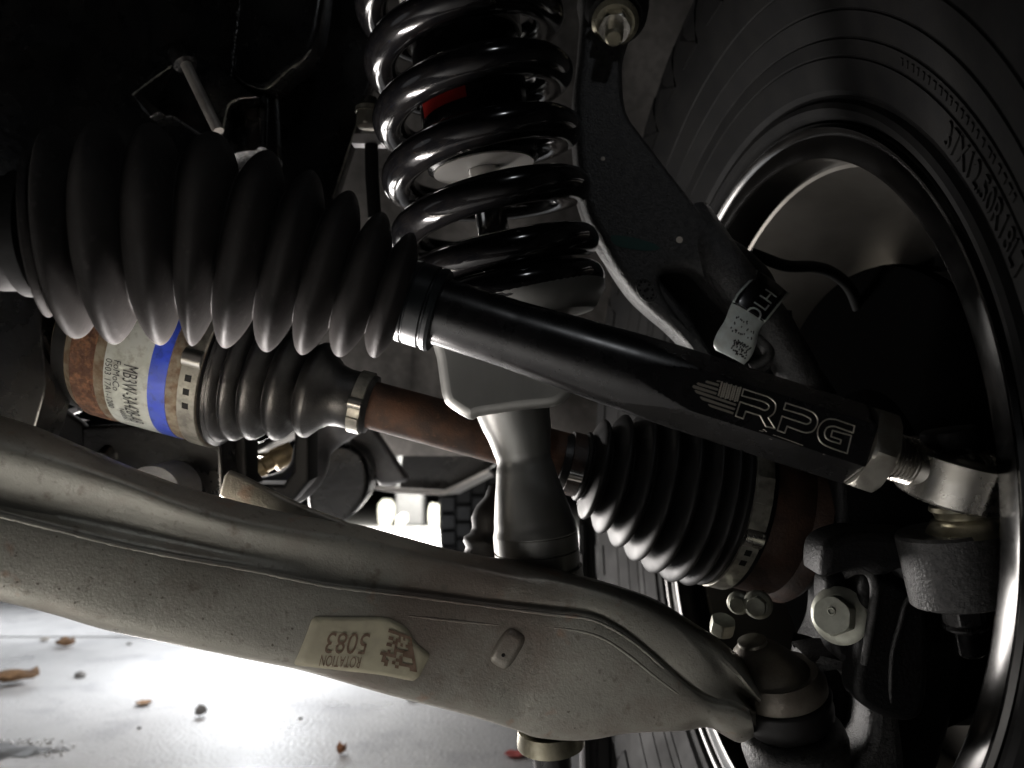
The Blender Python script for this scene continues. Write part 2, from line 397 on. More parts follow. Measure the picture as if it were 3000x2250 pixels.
leaf('dry_leaf', 40, 2004, 165, 'largest brown leaf on the floor at the left picture edge', 'leaf', M['leaf'], 0.5, 0.5, 2, 0.1)
leaf('dry_leaf', 420, 2066, 62, 'thin dark brown leaf lying in the bright floor glare', 'leaf', M['leaf'], 0.4, 0.4, 3, 0.05)
leaf('dry_leaf', 588, 2100, 46, 'tiny ring-curled grey leaf below the bright glare', 'leaf', M['pebble'], 1.0, 1.1, 4, 0.6)
leaf('dry_leaf', 1000, 2212, 46, 'curled orange brown leaf scrap near the bottom picture edge', 'leaf', M['leaf_orange'], 1.0, 1.2, 5, 0.9)
leaf('red_leaf', 1510, 2216, 90, 'flat red leaf beside the black bolt under the arm', 'leaf', M['leaf_red'], 0.3, 0.3, 6, 0.05)
leaf('leaf_scrap', 1205, 2055, 48, 'dull grey leaf scrap just under the arm edge', 'leaf', M['pebble'], 0.8, 0.5, 7, -0.1)
leaf('leaf_scrap', 130, 1879, 34, 'pale small scrap beside the floor joint', 'leaf', M['paint_dot'], 0.8, 0.5, 8, 0.2)
def pebble(px, py, wpx, label):
    c = G(px, py); r = wpx / F * (c - CAM).length / 2; rr = random.Random(px)
    bm = bmesh.new(); bmesh.ops.create_icosphere(bm, subdivisions=2, radius=r)
    for v in bm.verts: v.co *= 0.8 + 0.4 * rr.random(); v.co.z *= 0.6
    vs = [v.co + c + Vector((0, 0, r * 0.45)) for v in bm.verts]; bm.verts.index_update()
    fs = [tuple(v.index for v in f.verts) for f in bm.faces]; bm.free()
    tag(obj('pebble', vs, fs, M['pebble'], None, True, None), label, 'pebble')
pebble(237, 1984, 26, 'small grey pebble right of the largest leaf')
pebble(378, 1889, 12, 'tiny dark grit at the end of the floor joint')
pebble(408, 2135, 10, 'tiny dark grit below the thin brown leaf')
pebble(880, 2107, 11, 'tiny grit right of the ring-curled leaf')
# wet patch with bubbles
c0 = G(20, 2205); pv = []
for k in range(36):
    th = 2 * PI * k / 36; q = 0.8 + 0.25 * math.sin(3 * th + 1) + 0.15 * math.sin(7 * th)
    pv.append(c0 + Vector((math.cos(th) * 0.085 * q, math.sin(th) * 0.05 * q, 0.0015)))
vs = pv + [p * 1 + (p - c0) * 0.04 - Vector((0, 0, 0.0014)) for p in pv]
fs = [tuple(range(36))] + [(k, (k + 1) % 36, 36 + (k + 1) % 36, 36 + k) for k in range(36)]
pud = tag(obj('puddle', vs, fs, M['wet'], None, True), 'dark wet puddle with bubbles at the lower left corner', 'puddle')
bm = bmesh.new()
for k in range(70):
    th = random.uniform(-0.6, 2.2); q = random.uniform(0.75, 1.35)
    p = c0 + Vector((math.cos(th) * 0.085 * q, math.sin(th) * 0.05 * q, 0.0015)); r = random.uniform(0.0008, 0.0026)
    bmesh.ops.create_icosphere(bm, subdivisions=2, radius=r, matrix=Matrix.Translation(p))
bm.verts.index_update()
tag(obj('bubbles', [v.co.copy() for v in bm.verts], [tuple(v.index for v in f.verts) for f in bm.faces], M['chrome'], pud, True, None), kind='stuff'); bm.free()

# ================================================================== LOWER CONTROL ARM
lca = thing('lower_control_arm', 'large pale weathered cast aluminium suspension arm crossing the foreground', 'control arm', P(900, 1960, 0.44))
def C3(pts, d): return [P(x, y, (d if not isinstance(d, (list, tuple)) else lin(d, x)) * lin([(-300, 0.77), (0, 0.80), (600, 0.87), (1000, 0.93), (1300, 0.98), (1500, 1.0)], x)) for x, y in pts]
T = [(-1000, 945), (-300, 1135), (0, 1217), (124, 1257), (249, 1312), (398, 1376), (547, 1431), (660, 1462), (815, 1500), (945, 1525), (1049, 1540), (1198, 1581), (1323, 1616), (1447, 1639), (1546, 1654), (1721, 1696), (1845, 1733), (1944, 1773), (2049, 1840), (2120, 1885), (2195, 1955), (2235, 2040)]
S_ = [(-1000, 1068), (-300, 1255), (0, 1335), (150, 1375), (350, 1430), (600, 1518), (850, 1572), (1100, 1612), (1350, 1668), (1600, 1718), (1750, 1745), (1880, 1795), (2000, 1880), (2090, 1960), (2165, 2025), (2222, 2066)]
V_ = [(-1000, 1240), (-300, 1400), (0, 1468), (149, 1494), (348, 1530), (497, 1566), (696, 1612), (845, 1636), (1000, 1668), (1200, 1705), (1400, 1735), (1600, 1762), (1730, 1780), (1830, 1830), (1950, 1930), (2060, 2020), (2150, 2060), (2212, 2084)]
R1 = [(-1000, 1280), (-300, 1440), (0, 1507), (149, 1544), (348, 1594), (547, 1634), (746, 1669), (945, 1710), (1099, 1730), (1248, 1748), (1397, 1768), (1596, 1793), (1720, 1808), (1795, 1838), (1869, 1887), (1944, 1952), (2064, 2044), (2149, 2064), (2196, 2090)]
R1b = [(x, y + 9) for x, y in R1[:-1]] + [(2202, 2102)]
B_ = [(-1000, 1520), (-300, 1690), (0, 1761), (149, 1798), (318, 1848), (497, 1885), (746, 1937), (900, 1969), (1149, 2039), (1298, 2076), (1397, 2103), (1517, 2141), (1571, 2160), (1671, 2170), (1745, 2165), (1845, 2148), (2000, 2141), (2074, 2131), (2124, 2156), (2168, 2176), (2208, 2160)]
def mix(a, b, t, n=24):
    A_ = cr([Vector((x, y, 0)) for x, y in a], n); Bq = cr([Vector((x, y, 0)) for x, y in b], n)
    return [(p.x * (1 - t) + q.x * t, p.y * (1 - t) + q.y * t) for p, q in zip(A_, Bq)]
Bn = [(x, y - 22) for x, y in B_]
curves = [
    C3([(x, y + 120) for x, y in T], [(0, 0.438), (1100, 0.440), (1400, 0.47), (2200, 0.47)]),
    C3(T, [(0, 0.423), (900, 0.424), (1350, 0.430), (2100, 0.426), (2240, 0.448)]),
    C3(mix(T, S_, 0.45), [(0, 0.407), (1400, 0.411), (2200, 0.408)]),
    C3(S_, [(0, 0.402), (900, 0.4055), (1500, 0.4065), (2100, 0.404), (2225, 0.430)]),
    C3(V_, [(0, 0.411), (600, 0.410), (1100, 0.4055), (2120, 0.4035), (2215, 0.418)]),
    C3([(x, y - 13) for x, y in R1], 0.4055),
    C3(R1, 0.4045),
    C3(R1b, 0.4010),
    C3(mix(R1b, Bn, 0.5), 0.3995),
    C3(Bn, 0.4015),
    C3(B_, 0.411),
    C3([(x, y - 12) for x, y in B_], 0.425),
    C3([(x, y - 60) for x, y in B_], [(0, 0.440), (1100, 0.442), (1400, 0.48), (2200, 0.48)]),
]
vs, fs = loft_vf(curves, 190, 4)
arm = obj('arm_body', vs, fs, M['alu_cast'], lca, True, 40)
BV = BVHTree.FromPolygons([Vector(v) for v in vs], [f for f in fs])
def on(bvh, px, py, off=0.0004, dflt=0.4):
    h = bvh.ray_cast(CAM, ray(px, py))
    p = h[0] if h[0] else P(px, py, dflt)
    return p - ray(px, py) * off
# faint second crease, cast flash line
for seg in ([(1180, 1802), (1347, 1820), (1472, 1832)], [(1576, 1833), (1695, 1848), (1770, 1872), (1845, 1922), (1919, 1982), (2010, 2050)]):
    pts = cr([Vector((x, y, 0)) for x, y in seg], 40)
    sweep('cast_seam', [on(BV, p.x, p.y, -0.0004) for p in pts], [0.0009 * math.sin(PI * (i + 0.5) / 40) ** 0.4 * (0.8 + 0.4 * random.random()) for i in range(40)], M['alu_cast'], lca, 8)
pts = cr([Vector((x, y + 5, 0)) for x, y in R1[2:16]], 160)
sweep('cast_seam', [on(BV, p.x, p.y, -0.0003 + 0.0001 * random.random()) for p in pts], [0.00085 * random.uniform(0.7, 1.3) for i in range(160)], M['alu_cast'], lca, 8)
# raised tab with drain hole
def bump_patch(cx, cy, ax, ay, rot, h, m, name, parent, n=14, k=40):
    vs = []; fs = []
    for i in range(n + 1):
        q = i / n
        for j in range(k):
            th = 2 * PI * j / k; e = 0.55
            x = math.copysign(abs(math.cos(th)) ** e, math.cos(th)) * ax * q; y = math.copysign(abs(math.sin(th)) ** e, math.sin(th)) * ay * q
            px = cx + x * math.cos(rot) - y * math.sin(rot); py = cy + x * math.sin(rot) + y * math.cos(rot)
            hh = h * (1 - max(0, (q - 0.55) / 0.45) ** 2.2) - 0.0008 * (q > 0.99)
            vs.append(on(BV, px, py, hh))
    for i in range(n):
        for j in range(k): fs.append((i * k + j, i * k + (j + 1) % k, (i + 1) * k + (j + 1) % k, (i + 1) * k + j))
    return obj(name, vs, fs, m, parent, True, None)
tab = bump_patch(1487, 1900, 36, 62, 0.55, 0.0032, M['alu_cast'], 'raised_tab', lca)
lathe('tab_hole', on(BV, 1474, 1920, 0.0035), FW, [(0, 0.0009), (0.0004, 0.0011), (0.003, 0.0009)], M['matte_black'], tab, 16)
# corrosion pits
r_ = random.Random(3); pits = []
for k in range(110):
    x = r_.uniform(-20, 2000) if k < 40 else r_.gauss(500, 230); 
    y0 = lin(R1, x) + 12; y1 = lin(B_, x) - 25
    y = r_.uniform(y0, y1) if k < 110 else r_.uniform(lin(T, x) + 60, y0 - 30)
    a = r_.choice((1.2, 1.6, 2.2, 2.6, 4.0)); n_ = 7; ring = []
    rt = r_.uniform(0, 3)
    for j in range(n_):
        th = 2 * PI * j / n_; q = a * r_.uniform(0.6, 1.2)
        ex, ey = q * math.cos(th) * 1.2, q * math.sin(th) * 0.9
        ring.append(on(BV, x + ex * math.cos(rt) - ey * math.sin(rt), y + ex * math.sin(rt) + ey * math.cos(rt), 0.0002))
    pits.append((ring, [tuple(range(n_))]))
vs, fs = join(pits); tag(obj('corrosion_spots', vs, fs, M['alu_spot'], lca, True, None, False), kind='stuff')
# sticker
ST = [(924, 1806), (1000, 1807), (1119, 1808), (1163, 1822), (1193, 1842), (1218, 1882), (1256, 1914), (1258, 1922), (1243, 1952), (1228, 1982), (1213, 1993), (1193, 1992), (1114, 1977), (999, 1964), (900, 1952), (866, 1948), (862, 1942), (880, 1902), (905, 1838), (913, 1816)]
cS = Vector((1060, 1895))
def patch(bvh, outline, c, off, rings=6, dflt=0.4):
    vs = [on(bvh, c.x, c.y, off, dflt)]; fs = []; k = len(outline)
    for i in range(1, rings + 1):
        q = i / rings
        for x, y in outline: vs.append(on(bvh, c.x + (x - c.x) * q, c.y + (y - c.y) * q, off, dflt))
    for j in range(k): fs.append((0, 1 + j, 1 + (j + 1) % k))
    for i in range(rings - 1):
        for j in range(k):
            a = 1 + i * k; fs.append((a + j, a + k + j, a + k + (j + 1) % k, a + (j + 1) % k))
    return vs, fs
vs, fs = patch(BV, [(p.x, p.y) for p in dense(ST, 10)], cS, 0.0003)
stk = tag(obj('sticker', vs, fs, M['sticker'], lca, True, None, False), 'yellowed upside-down sticker with number 5083 on the arm')
md = stk.modifiers.new('t', 'SOLIDIFY'); md.thickness = 0.0002
def decal_text(name, s, fn, m, parent):
    tv, tf, asp = text2d(s); return obj(name, [fn(u, v) for u, v in tv], tf, m, parent, False, None, False)
decal_text('print', '5083', lambda u, v: on(BV, 1086 - 122 * u - 16 * v, 1852 + 62 * v + 4 * (1 - u), 0.0011), M['ink_brown'], stk)
decal_text('print', 'ROTATION', lambda u, v: on(BV, 1060 - 118 * u - 8 * v, 1919 + 33 * v + 6 * (1 - u), 0.0011), M['ink_brown'], stk)
def cells(q, nu, nv, fill, fn, seed):
    r = random.Random(seed); out = []
    def bl(u, v):
        a = [q[0][i] * (1 - u) + q[1][i] * u for i in (0, 1)]; b = [q[3][i] * (1 - u) + q[2][i] * u for i in (0, 1)]
        return a[0] * (1 - v) + b[0] * v, a[1] * (1 - v) + b[1] * v
    for i in range(nu):
        for j in range(nv):
            solid = i == nu - 1 or j == 0
            if solid or r.random() < fill:
                out.append(([fn(*bl((i + a) / nu, (j + b) / nv)) for a, b in ((0, 0), (1, 0), (1, 1), (0, 1))], [(0, 1, 2, 3)]))
    return join(out)
vs, fs = cells([(1140, 1842), (1192, 1858), (1234, 1920), (1222, 1972)][0:1] + [(1205, 1866), (1222, 1970), (1102, 1946)], 11, 11, 0.42, lambda x, y: on(BV, x, y, 0.0011), 5)
obj('print', vs, fs, M['ink_brown'], stk, False, None, False)
# bushing eye behind the arm, lower shock bolt with washer, ball joint cup
bush = lathe('bushing', P(470, 1445, 0.52), -FW, [(-0.02, 0.021), (0.012, 0.021), (0.014, 0.0205), (0.014, 0.0165), (0.010, 0.016), (0.010, 0.0115), (0.013, 0.011), (0.013, 0.006), (0.016, 0.0055)], M['grey_paint'], lca, 48)
dn = (P(1592, 2200, 0.42) - P(1588, 2140, 0.42)).normalized()
lathe('washer', P(1612, 2152, 0.428), dn, [(-0.004, 0.0185), (0.003, 0.0195), (0.0055, 0.0195), (0.006, 0.0185)], M['yellow_zinc'], lca, 48)
lathe('shock_bolt', P(1612, 2157, 0.428), dn, [(0, 0.0115), (0.017, 0.0112), (0.0195, 0.0105), (0.0205, 0.009), (0.0205, 0.007), (0.012, 0.0065)], M['satin_black'], lca, 40)
axb = (RT * -0.24 + UP * 0.97 - FW * 0.12).normalized()
cA, cB = P(2290, 2018, 0.435), P(2205, 1885, 0.44); ca, cu_, cv_ = frame(axb); vs = []; fs = []
cs = [(-0.004, 0, 0.0240), (-0.0035, 0, 0.0252), (-0.001, 0, 0.0256), (0.0045, 0, 0.0256), (0.006, 0.03, 0.0252), (0.008, 0.12, 0.0236), (0, 0.35, 0.0215), (0, 0.6, 0.0185), (0, 0.85, 0.0140), (0, 0.97, 0.0095), (0, 1.0, 0.0085)]
for q_, t, r in cs:
    c = cA.lerp(cB, t) + ca * (q_ if t < 0.3 else 0)
    for k in range(64): vs.append(c + (cu_ * math.cos(2 * PI * k / 64) + cv_ * math.sin(2 * PI * k / 64)) * r)
for i in range(len(cs) - 1):
    for k in range(64): fs.append((i * 64 + k, i * 64 + (k + 1) % 64, (i + 1) * 64 + (k + 1) % 64, (i + 1) * 64 + k))
fs += [tuple(range(64)), tuple(range((len(cs) - 1) * 64, len(cs) * 64))]
cup = obj('ball_joint_cup', vs, fs, M['cup_shaded'], lca, True, 40)
lathe('grease_plug', cB - ca * 0.001, ca, [(0, 0.0085), (0.003, 0.0085), (0.0035, 0.0075)], M['zinc'], cup, 32)
plate('mount_flange', [(640, 1452), (655, 1395), (668, 1380), (720, 1402), (815, 1452), (900, 1490), (1000, 1528), (1040, 1552), (1000, 1580), (900, 1560), (700, 1500)], 0.388, 0.006, M['alu_cast'], lca, 0.0015, smooth=False)

# ================================================================== TIE ROD
tr = thing('steering_tie_rod', 'black tie rod with ribbed rubber boot and RPG engraving', 'tie rod', P(1500, 1000, 0.36))
DT = 0.36
pth = cr([P(118, 688, 0.318), P(165, 688, 0.320), P(350, 690, 0.327), P(600, 706, 0.338), P(855, 770, 0.349), P(1061, 836, 0.356), P(1157, 868, 0.359), P(1235, 893, 0.361)], 420)
def pxof(p):
    q = p - CAM; d = q.dot(FW); return 1500 + q.dot(RT) / d * F, 1125 - q.dot(UP) / d * F, d
crest = [(105, 240), (195, 304), (320, 320), (460, 318), (600, 310), (728, 294), (850, 272), (960, 249), (1061, 220), (1157, 190), (1232, 128)]
ph = [(x, i) for i, (x, r) in enumerate(crest)]
rad = []
for p in pth:
    x, y, d = pxof(p); u = lin(ph, x); rc = lin(crest, x)
    dr = 104 if x < 950 else 104 - (x - 950) * 0.15
    if x > 1195: rr = 128 - (0 if x > 1200 else 0)
    else:
        rr = rc - dr * (1 - abs(math.cos(PI * u)) ** 0.72)
    if x > 1190: rr = min(rr, 120)
    rad.append(K(rr, d))
M['rubber_dusty'] = mat('dusty boot rubber', (0.021, 0.0196, 0.0193), 0.55, col2=(0.038, 0.0355, 0.034), nscale=34, nlo=0.3, nhi=0.7, speck=((260, 0.60, 0.72, (0.045, 0.042, 0.04)),), bump=0.12, bscale=500, rvar=0.10, spec=0.04)
boot = sweep('boot', pth, rad, M['rubber_dusty'], tr, 96, True, angle=None)
rk = thing('steering_rack', 'dark steering rack housing behind the wide end of the ribbed boot', 'steering rack', P(60, 700, 0.316))
rka = (P(-600, 680, 0.300) - P(150, 688, 0.318)).normalized()
lathe('rack_housing', P(150, 688, 0.318), rka, [(0.0, 0.020), (0.006, 0.024), (0.020, 0.024), (0.024, 0.021), (0.10, 0.021), (0.30, 0.022)], M['matte_black'], rk, 48)
lathe('boot_band', P(150, 688, 0.318), rka, [(0.004, 0.0245), (0.0045, 0.0265), (0.0105, 0.0265), (0.011, 0.0245)], M['matte_black'], rk, 48)
ax = (P(2500, 1300, 0.352) - P(1180, 877, 0.36)); A0 = P(1180, 877, 0.36); AX = ax.normalized(); LT = ax.length
def at_x(px):           # distance along the rod axis whose projection is at photo column px
    lo, hi = -0.05, LT * 1.6
    for _ in range(40):
        m_ = (lo + hi) / 2
        if pxof(A0 + AX * m_)[0] < px: lo = m_
        else: hi = m_
    return lo
t0 = at_x(1186)
k_ = 0.360 / F
lathe('boot_collar', A0, AX, [(t0, 100 * k_), (t0 + 0.0004, 119 * k_), (t0 + 0.0015, 123 * k_), (t0 + 0.004, 124 * k_), (t0 + 0.0045, 119 * k_), (t0 + 0.005, 119 * k_), (t0 + 0.0055, 123 * k_), (t0 + 0.0125, 123 * k_), (t0 + 0.013, 117 * k_),
      (t0 + 0.0138, 117 * k_), (t0 + 0.0145, 124 * k_), (t0 + 0.0165, 125 * k_), (t0 + 0.018, 121 * k_), (t0 + 0.0185, 100 * k_)], M['collar'], boot, 80, True, 25)
# tube that blends into hexagon flats
RR = [(t0, 0.0164), (at_x(1500), 0.0166), (at_x(1840), 0.0190), (at_x(2000), 0.0196), (at_x(2500), 0.0196)]
ha, hb, he = at_x(1840), at_x(2020), at_x(2512)
toc = (CAM - (A0 + AX * at_x(2300)))
toc = (toc - AX * toc.dot(AX)).normalized()
tilt = math.radians(5); side = AX.cross(toc)
FN = (toc * math.cos(tilt) + UP * 0.0 + (UP - AX * UP.dot(AX) - toc * UP.dot(toc)).normalized() * math.sin(tilt)).normalized()
ROLL = AX.cross(FN)
segs = 144; vs = []; fs = []; rows = [t0 + 0.016 + (he - t0 - 0.018) * i / 130 for i in range(131)] + [he - 0.0008, he]
for t in rows:
    R = lin(RR, t); s = min(max((t - ha) / (hb - ha), 0), 1)
    ap = R - (R - 0.0170) * s if s > 0 else R
    ch = 0.0012 * min(max((t - (he - 0.0012)) / 0.0012, 0), 1)
    for k in range(segs):
        th = 2 * PI * k / segs; phi = (th + PI / 6) % (PI / 3) - PI / 6
        rr = min(R, ap / math.cos(phi)) - ch
        vs.append(A0 + AX * t + (FN * math.cos(th) + ROLL * math.sin(th)) * rr)
m_ = len(rows)
for i in range(m_ - 1):
    for k in range(segs):
        k2 = (k + 1) % segs; fs.append((i * segs + k, i * segs + k2, (i + 1) * segs + k2, (i + 1) * segs + k))
fs += [tuple(range(segs)), tuple(range((m_ - 1) * segs, m_ * segs))]
tube = obj('tube', vs, fs, M['satin_black'], tr, True, 9)
# logo on the flat facing the camera
PO = A0 + AX * at_x(2300) + FN * 0.0170
def onflat(px, py, off=0.0):
    r = ray(px, py); t = (PO - CAM).dot(FN) / r.dot(FN); return CAM + r * t + FN * off
def zc(x, y): return (1950 + x * 0.31646, 1050 + y * 0.31646)     # traced in an enlarged crop
def line(pts, closed, w=0.00034, name='engraved_letter'):
    P3 = [onflat(*zc(*p)) for p in pts]
    if closed: P3 = P3 + [P3[0]]
    parts = []
    for a, b in zip(P3, P3[1:]):
        parts.append(sweep_vf([a + FN * 0.0001, b + FN * 0.0001], w, 8))
    for p in P3: 
        bm_v, bm_f = lathe_vf(p + FN * 0.0001 - FN * w, FN, [(0, w * 0.1), (w * 0.5, w * 0.87), (w, w), (w * 1.5, w * 0.87), (w * 2, w * 0.1)], 8); parts.append((bm_v, bm_f))
    return join(parts)
def arc(pts, n=26): return [(p.x, p.y) for p in cr([Vector((x, y, 0)) for x, y in pts], n)]
Rout = [(722, 283), (880, 333)] + arc([(880, 333), (960, 362), (1010, 405), (1020, 450), (1000, 510), (950, 548)], 14) + [(1012, 648)]
Rout2 = [(928, 630), (875, 530), (742, 490), (718, 557), (648, 533), (690, 402), (868, 460)] + arc([(868, 460), (920, 480), (950, 465), (958, 440), (935, 415), (890, 395)], 12) + [(705, 345)]
vs, fs = join([line(Rout + Rout2, True)]); obj('letter_r', vs, fs, M['engrave'], tube, True, 30)
Pout = [(1112, 412), (1290, 468)] + arc([(1290, 468), (1370, 505), (1405, 560), (1400, 620), (1360, 675), (1300, 688), (1250, 675)], 16) + [(1125, 628), (1102, 690), (1035, 665), (1078, 535), (1250, 592)] + arc([(1250, 592), (1305, 608), (1340, 590), (1340, 560), (1310, 540), (1270, 522)], 12) + [(1095, 470)]
vs, fs = line(Pout, True); obj('letter_p', vs, fs, M['engrave'], tube, True, 30)
Gout = [(1750, 625), (1575, 565)] + arc([(1575, 565), (1500, 562), (1440, 600), (1408, 665), (1415, 740), (1460, 795), (1540, 832)], 16) + [(1680, 880), (1720, 715), (1545, 668), (1530, 722), (1625, 755), (1615, 790), (1530, 765)] + arc([(1530, 765), (1482, 735), (1472, 690), (1490, 645), (1535, 628), (1575, 632)], 12) + [(1735, 690)]
vs, fs = line(Gout, True); obj('letter_g', vs, fs, M['engrave'], tube, True, 30)
STR = [[(470, 205), (507, 207), (507, 218), (476, 216)], [(368, 213), (380, 205), (495, 238), (488, 260), (372, 225)], [(285, 232), (300, 222), (486, 280), (480, 300), (300, 248)], [(245, 262), (258, 245), (474, 318), (466, 338), (258, 276)],
       [(265, 298), (278, 292), (655, 422), (648, 440), (285, 322)], [(315, 358), (325, 352), (643, 462), (636, 480), (340, 386)], [(390, 426), (400, 422), (630, 500), (622, 518), (412, 448)]]
for st in STR:
    a = [onflat(*zc(*p), off=-0.0003) for p in st]; b = [onflat(*zc(*p), off=0.00025) for p in st]; n_ = len(st)
    obj('flag_stripe', a + b, [tuple(range(n_)), tuple(range(n_, 2 * n_))] + [(i, (i + 1) % n_, n_ + (i + 1) % n_, n_ + i) for i in range(n_)], M['engrave'], tube, False)
stars = []
for i in range(9):
    for j in range(8):
        if (i + j) % 2 == 0 or True:
            x = 522 + i * 21.5 - j * 4.5; y = 222 + i * 6.3 + j * 16.8 + (8 if i % 2 else 0)
            if x > 700 or y > 398: continue
            p = onflat(*zc(x, y)); stars.append(lathe_vf(p - FN * 0.0002, FN, [(0, 0.00052), (0.0004, 0.0005), (0.0005, 0.0002)], 8))
vs, fs = join(stars); tag(obj('flag_stars', vs, fs, M['engrave'], tube, True, 30), kind='stuff')
# scuff marks
scf = []
for (a, b) in (((868, 668), (905, 676)), ((905, 655), (935, 680)), ((960, 745), (985, 750)), ((995, 705), (1020, 715)), ((1030, 718), (1270, 805)), ((1455, 888), (1475, 890))):
    scf.append(sweep_vf([onflat(*zc(*a)), onflat(*zc(*b))], 0.00012, 6))
vs, fs = join(scf); obj('scuff', vs, fs, M['engrave'], tube, True, 40)
tn = at_x(2508)
nut = hexnut('jam_nut', A0 + AX * tn, AX, FN, 0.0218, 0.0115, M['zinc'], tr, rot=PI / 6 - 0.10)
ts = tn + 0.0115; sh = at_x(2672)
thr = [(ts - 0.003, 0.0102)]
t = ts - 0.002
while t < sh: thr += [(t, 0.0100), (t + 0.0009, 0.0113)]; t += 0.0018
thr.append((sh, 0.0100))
lathe('threaded_shank', A0 + AX * 0, AX, thr, M['bright_steel'], tr, 64, True, 20)
EC = P(2804, 1392, 0.354)               # centre of the rod end eye
EAX = (UP + RT * 0.16 - FW * 0.24).normalized()
BAX = (P(2762, 1250, 0.368) - P(2812, 1500, 0.366)).normalized()
sA = A0 + AX * (sh - 0.010); vs = []; fs = []
for i in range(25):
    q = i / 24; c = sA.lerp(EC, q); a = (EC - sA).normalized()
    u_e = (EAX - a * EAX.dot(a)).normalized().lerp(EAX, q).normalized(); v_e = a.cross(u_e).normalized()
    ru = 0.0100 + 0.0110 * 0.10 * q; e = 1.0 - 0.45 * q; rv = 0.0102 + 0.0150 * max(0, q - 0.12) ** 1.1
    for k in range(48):
        th = 2 * PI * k / 48; cx, sy = math.cos(th), math.sin(th)
        vs.append(c + u_e * (ru * math.copysign(abs(cx) ** e, cx)) + v_e * (rv * math.copysign(abs(sy) ** e, sy)))
for i in range(24):
    for k in range(48): fs.append((i * 48 + k, i * 48 + (k + 1) % 48, (i + 1) * 48 + (k + 1) % 48, (i + 1) * 48 + k))
fs.append(tuple(range(48)))
e1 = lathe_vf(EC - EAX * 0.0112, EAX, [(0, 0.0160), (0, 0.0246), (0.0012, 0.0257), (0.0212, 0.0257), (0.0224, 0.0246), (0.0224, 0.0160), (0.0112, 0.0160), (0, 0.0165)], 80, False)
rod = obj('rod_end', *join([(vs, fs), e1]), M['bright_steel'], tr, True, 35)
lathe('ball', EC - EAX * 0.0155, EAX, [(0, 0.0085)] + [(0.0155 + 0.0165 * math.sin(a), 0.0165 * math.cos(a)) for a in [(-1 + 2 * i / 18) * 1.05 for i in range(19)]] + [(0.031, 0.0085)], M['chrome'], rod, 56)
dnE = -BAX
lathe('spacer', EC + dnE * 0.0135, dnE, [(0, 0.0145), (0.002, 0.0150), (0.0035, 0.0135), (0.006, 0.0128), (0.0072, 0.0150), (0.0085, 0.0160), (0.014, 0.0190)], M['yellow_zinc'], rod, 56)
lathe('upper_spacer', EC + BAX * 0.0135, BAX, [(0, 0.0135), (0.008, 0.0125), (0.009, 0.011)], M['matte_black'], rod, 48)

# ================================================================== CV AXLE
cv = thing('drive_axle', 'rusty drive axle with two ribbed boots behind the tie rod', 'axle', P(1200, 1200, 0.5))
DC = 0.505
I0 = P(150, 932, DC); I1 = P(1720, 1357, DC); IA = (I1 - I0).normalized()
def axat(O, Ax, px):
    lo, hi = -0.2, 0.8
    for _ in range(40):
        m_ = (lo + hi) / 2
        if pxof(O + Ax * m_)[0] < px: lo = m_
        else: hi = m_
    return lo
kc = DC / F
RH = 236 * kc
def fx(px, r=RH): # axis column for a feature seen on the front of the drum at photo column px
    return 1500 + (px - 1500) * (DC - r * 0.97) / DC
def tI(px): return axat(I0, IA, px)
h0, h1, h2, h3, h4, h5 = [tI(fx(x)) for x in (178, 215, 287, 322, 452, 503)]
h6 = tI(fx(540)); h7 = tI(fx(594))
lathe('shaft_stub', I0, IA, [(h0 - 0.045, 0.020), (h0 - 0.030, 0.022), (h0 - 0.010, 0.034), (h0, 0.040)], M['rust'], cv, 48, True)
hous = lathe('inner_joint_housing', I0, IA, [(h0 - 0.012, RH * 0.70), (h0 - 0.008, RH * 0.86), (h0, RH * 0.93), (h1, RH * 0.985), (h1 + 0.002, RH), (h7, RH)], M['rust_drum'], cv, 96)
lathe('rust_ring', I0, IA, [(h1 + 0.001, RH), (h1 + 0.0015, RH * 1.012), (h2, RH * 1.014), (h2 + 0.001, RH)], M['rust_band'], hous, 96, False)
lathe('seal_ring', I0, IA, [(h0 - 0.006, RH * 0.80), (h0 - 0.004, RH * 0.965), (h0 + 0.004, RH * 0.97), (h0 + 0.005, RH * 0.93)], M['matte_black'], hous, 96, False)
lbl = lathe('paper_label', I0, IA, [(h3, RH), (h3 + 0.0001, RH * 1.008), (h4, RH * 1.008), (h4 + 0.0001, RH)], M['label_white'], hous, 128, False)
lathe('blue_band', I0, IA, [(h4, RH), (h4 + 0.0001, RH * 1.0085), (h5, RH * 1.0085), (h5 + 0.0001, RH)], M['label_blue'], hous, 128, False)
a_, u_, v_ = frame(IA)
tocI = (CAM - (I0 + IA * h3)); tocI = (tocI - IA * tocI.dot(IA)).normalized()
dnI = IA.cross(tocI); dnI = dnI if dnI.z < 0 else -dnI
def oncyl(t, phi, off=0.0004): return I0 + IA * t + (tocI * math.cos(phi) + dnI * math.sin(phi)) * (RH * 1.0085 + off)
def cyltext(s, px0, px1, p0, p1):
    ta, tb = tI(fx(px0)), tI(fx(px1))
    tv, tf, asp = text2d(s)
    obj('print', [oncyl(ta + (tb - ta) * v, p0 + (p1 - p0) * u) for u, v in tv], tf, M['ink'], lbl, False, None, False)
R_ = math.radians
cyltext('MB3W-3A428-AB', 380, 424, R_(16), R_(65))
cyltext('FoMoCo', 352, 372, R_(15), R_(36))
cyltext('0503 17A1-1200', 328, 347, R_(15), R_(53))
cyltext('N0006S', 360, 377, R_(51), R_(66))
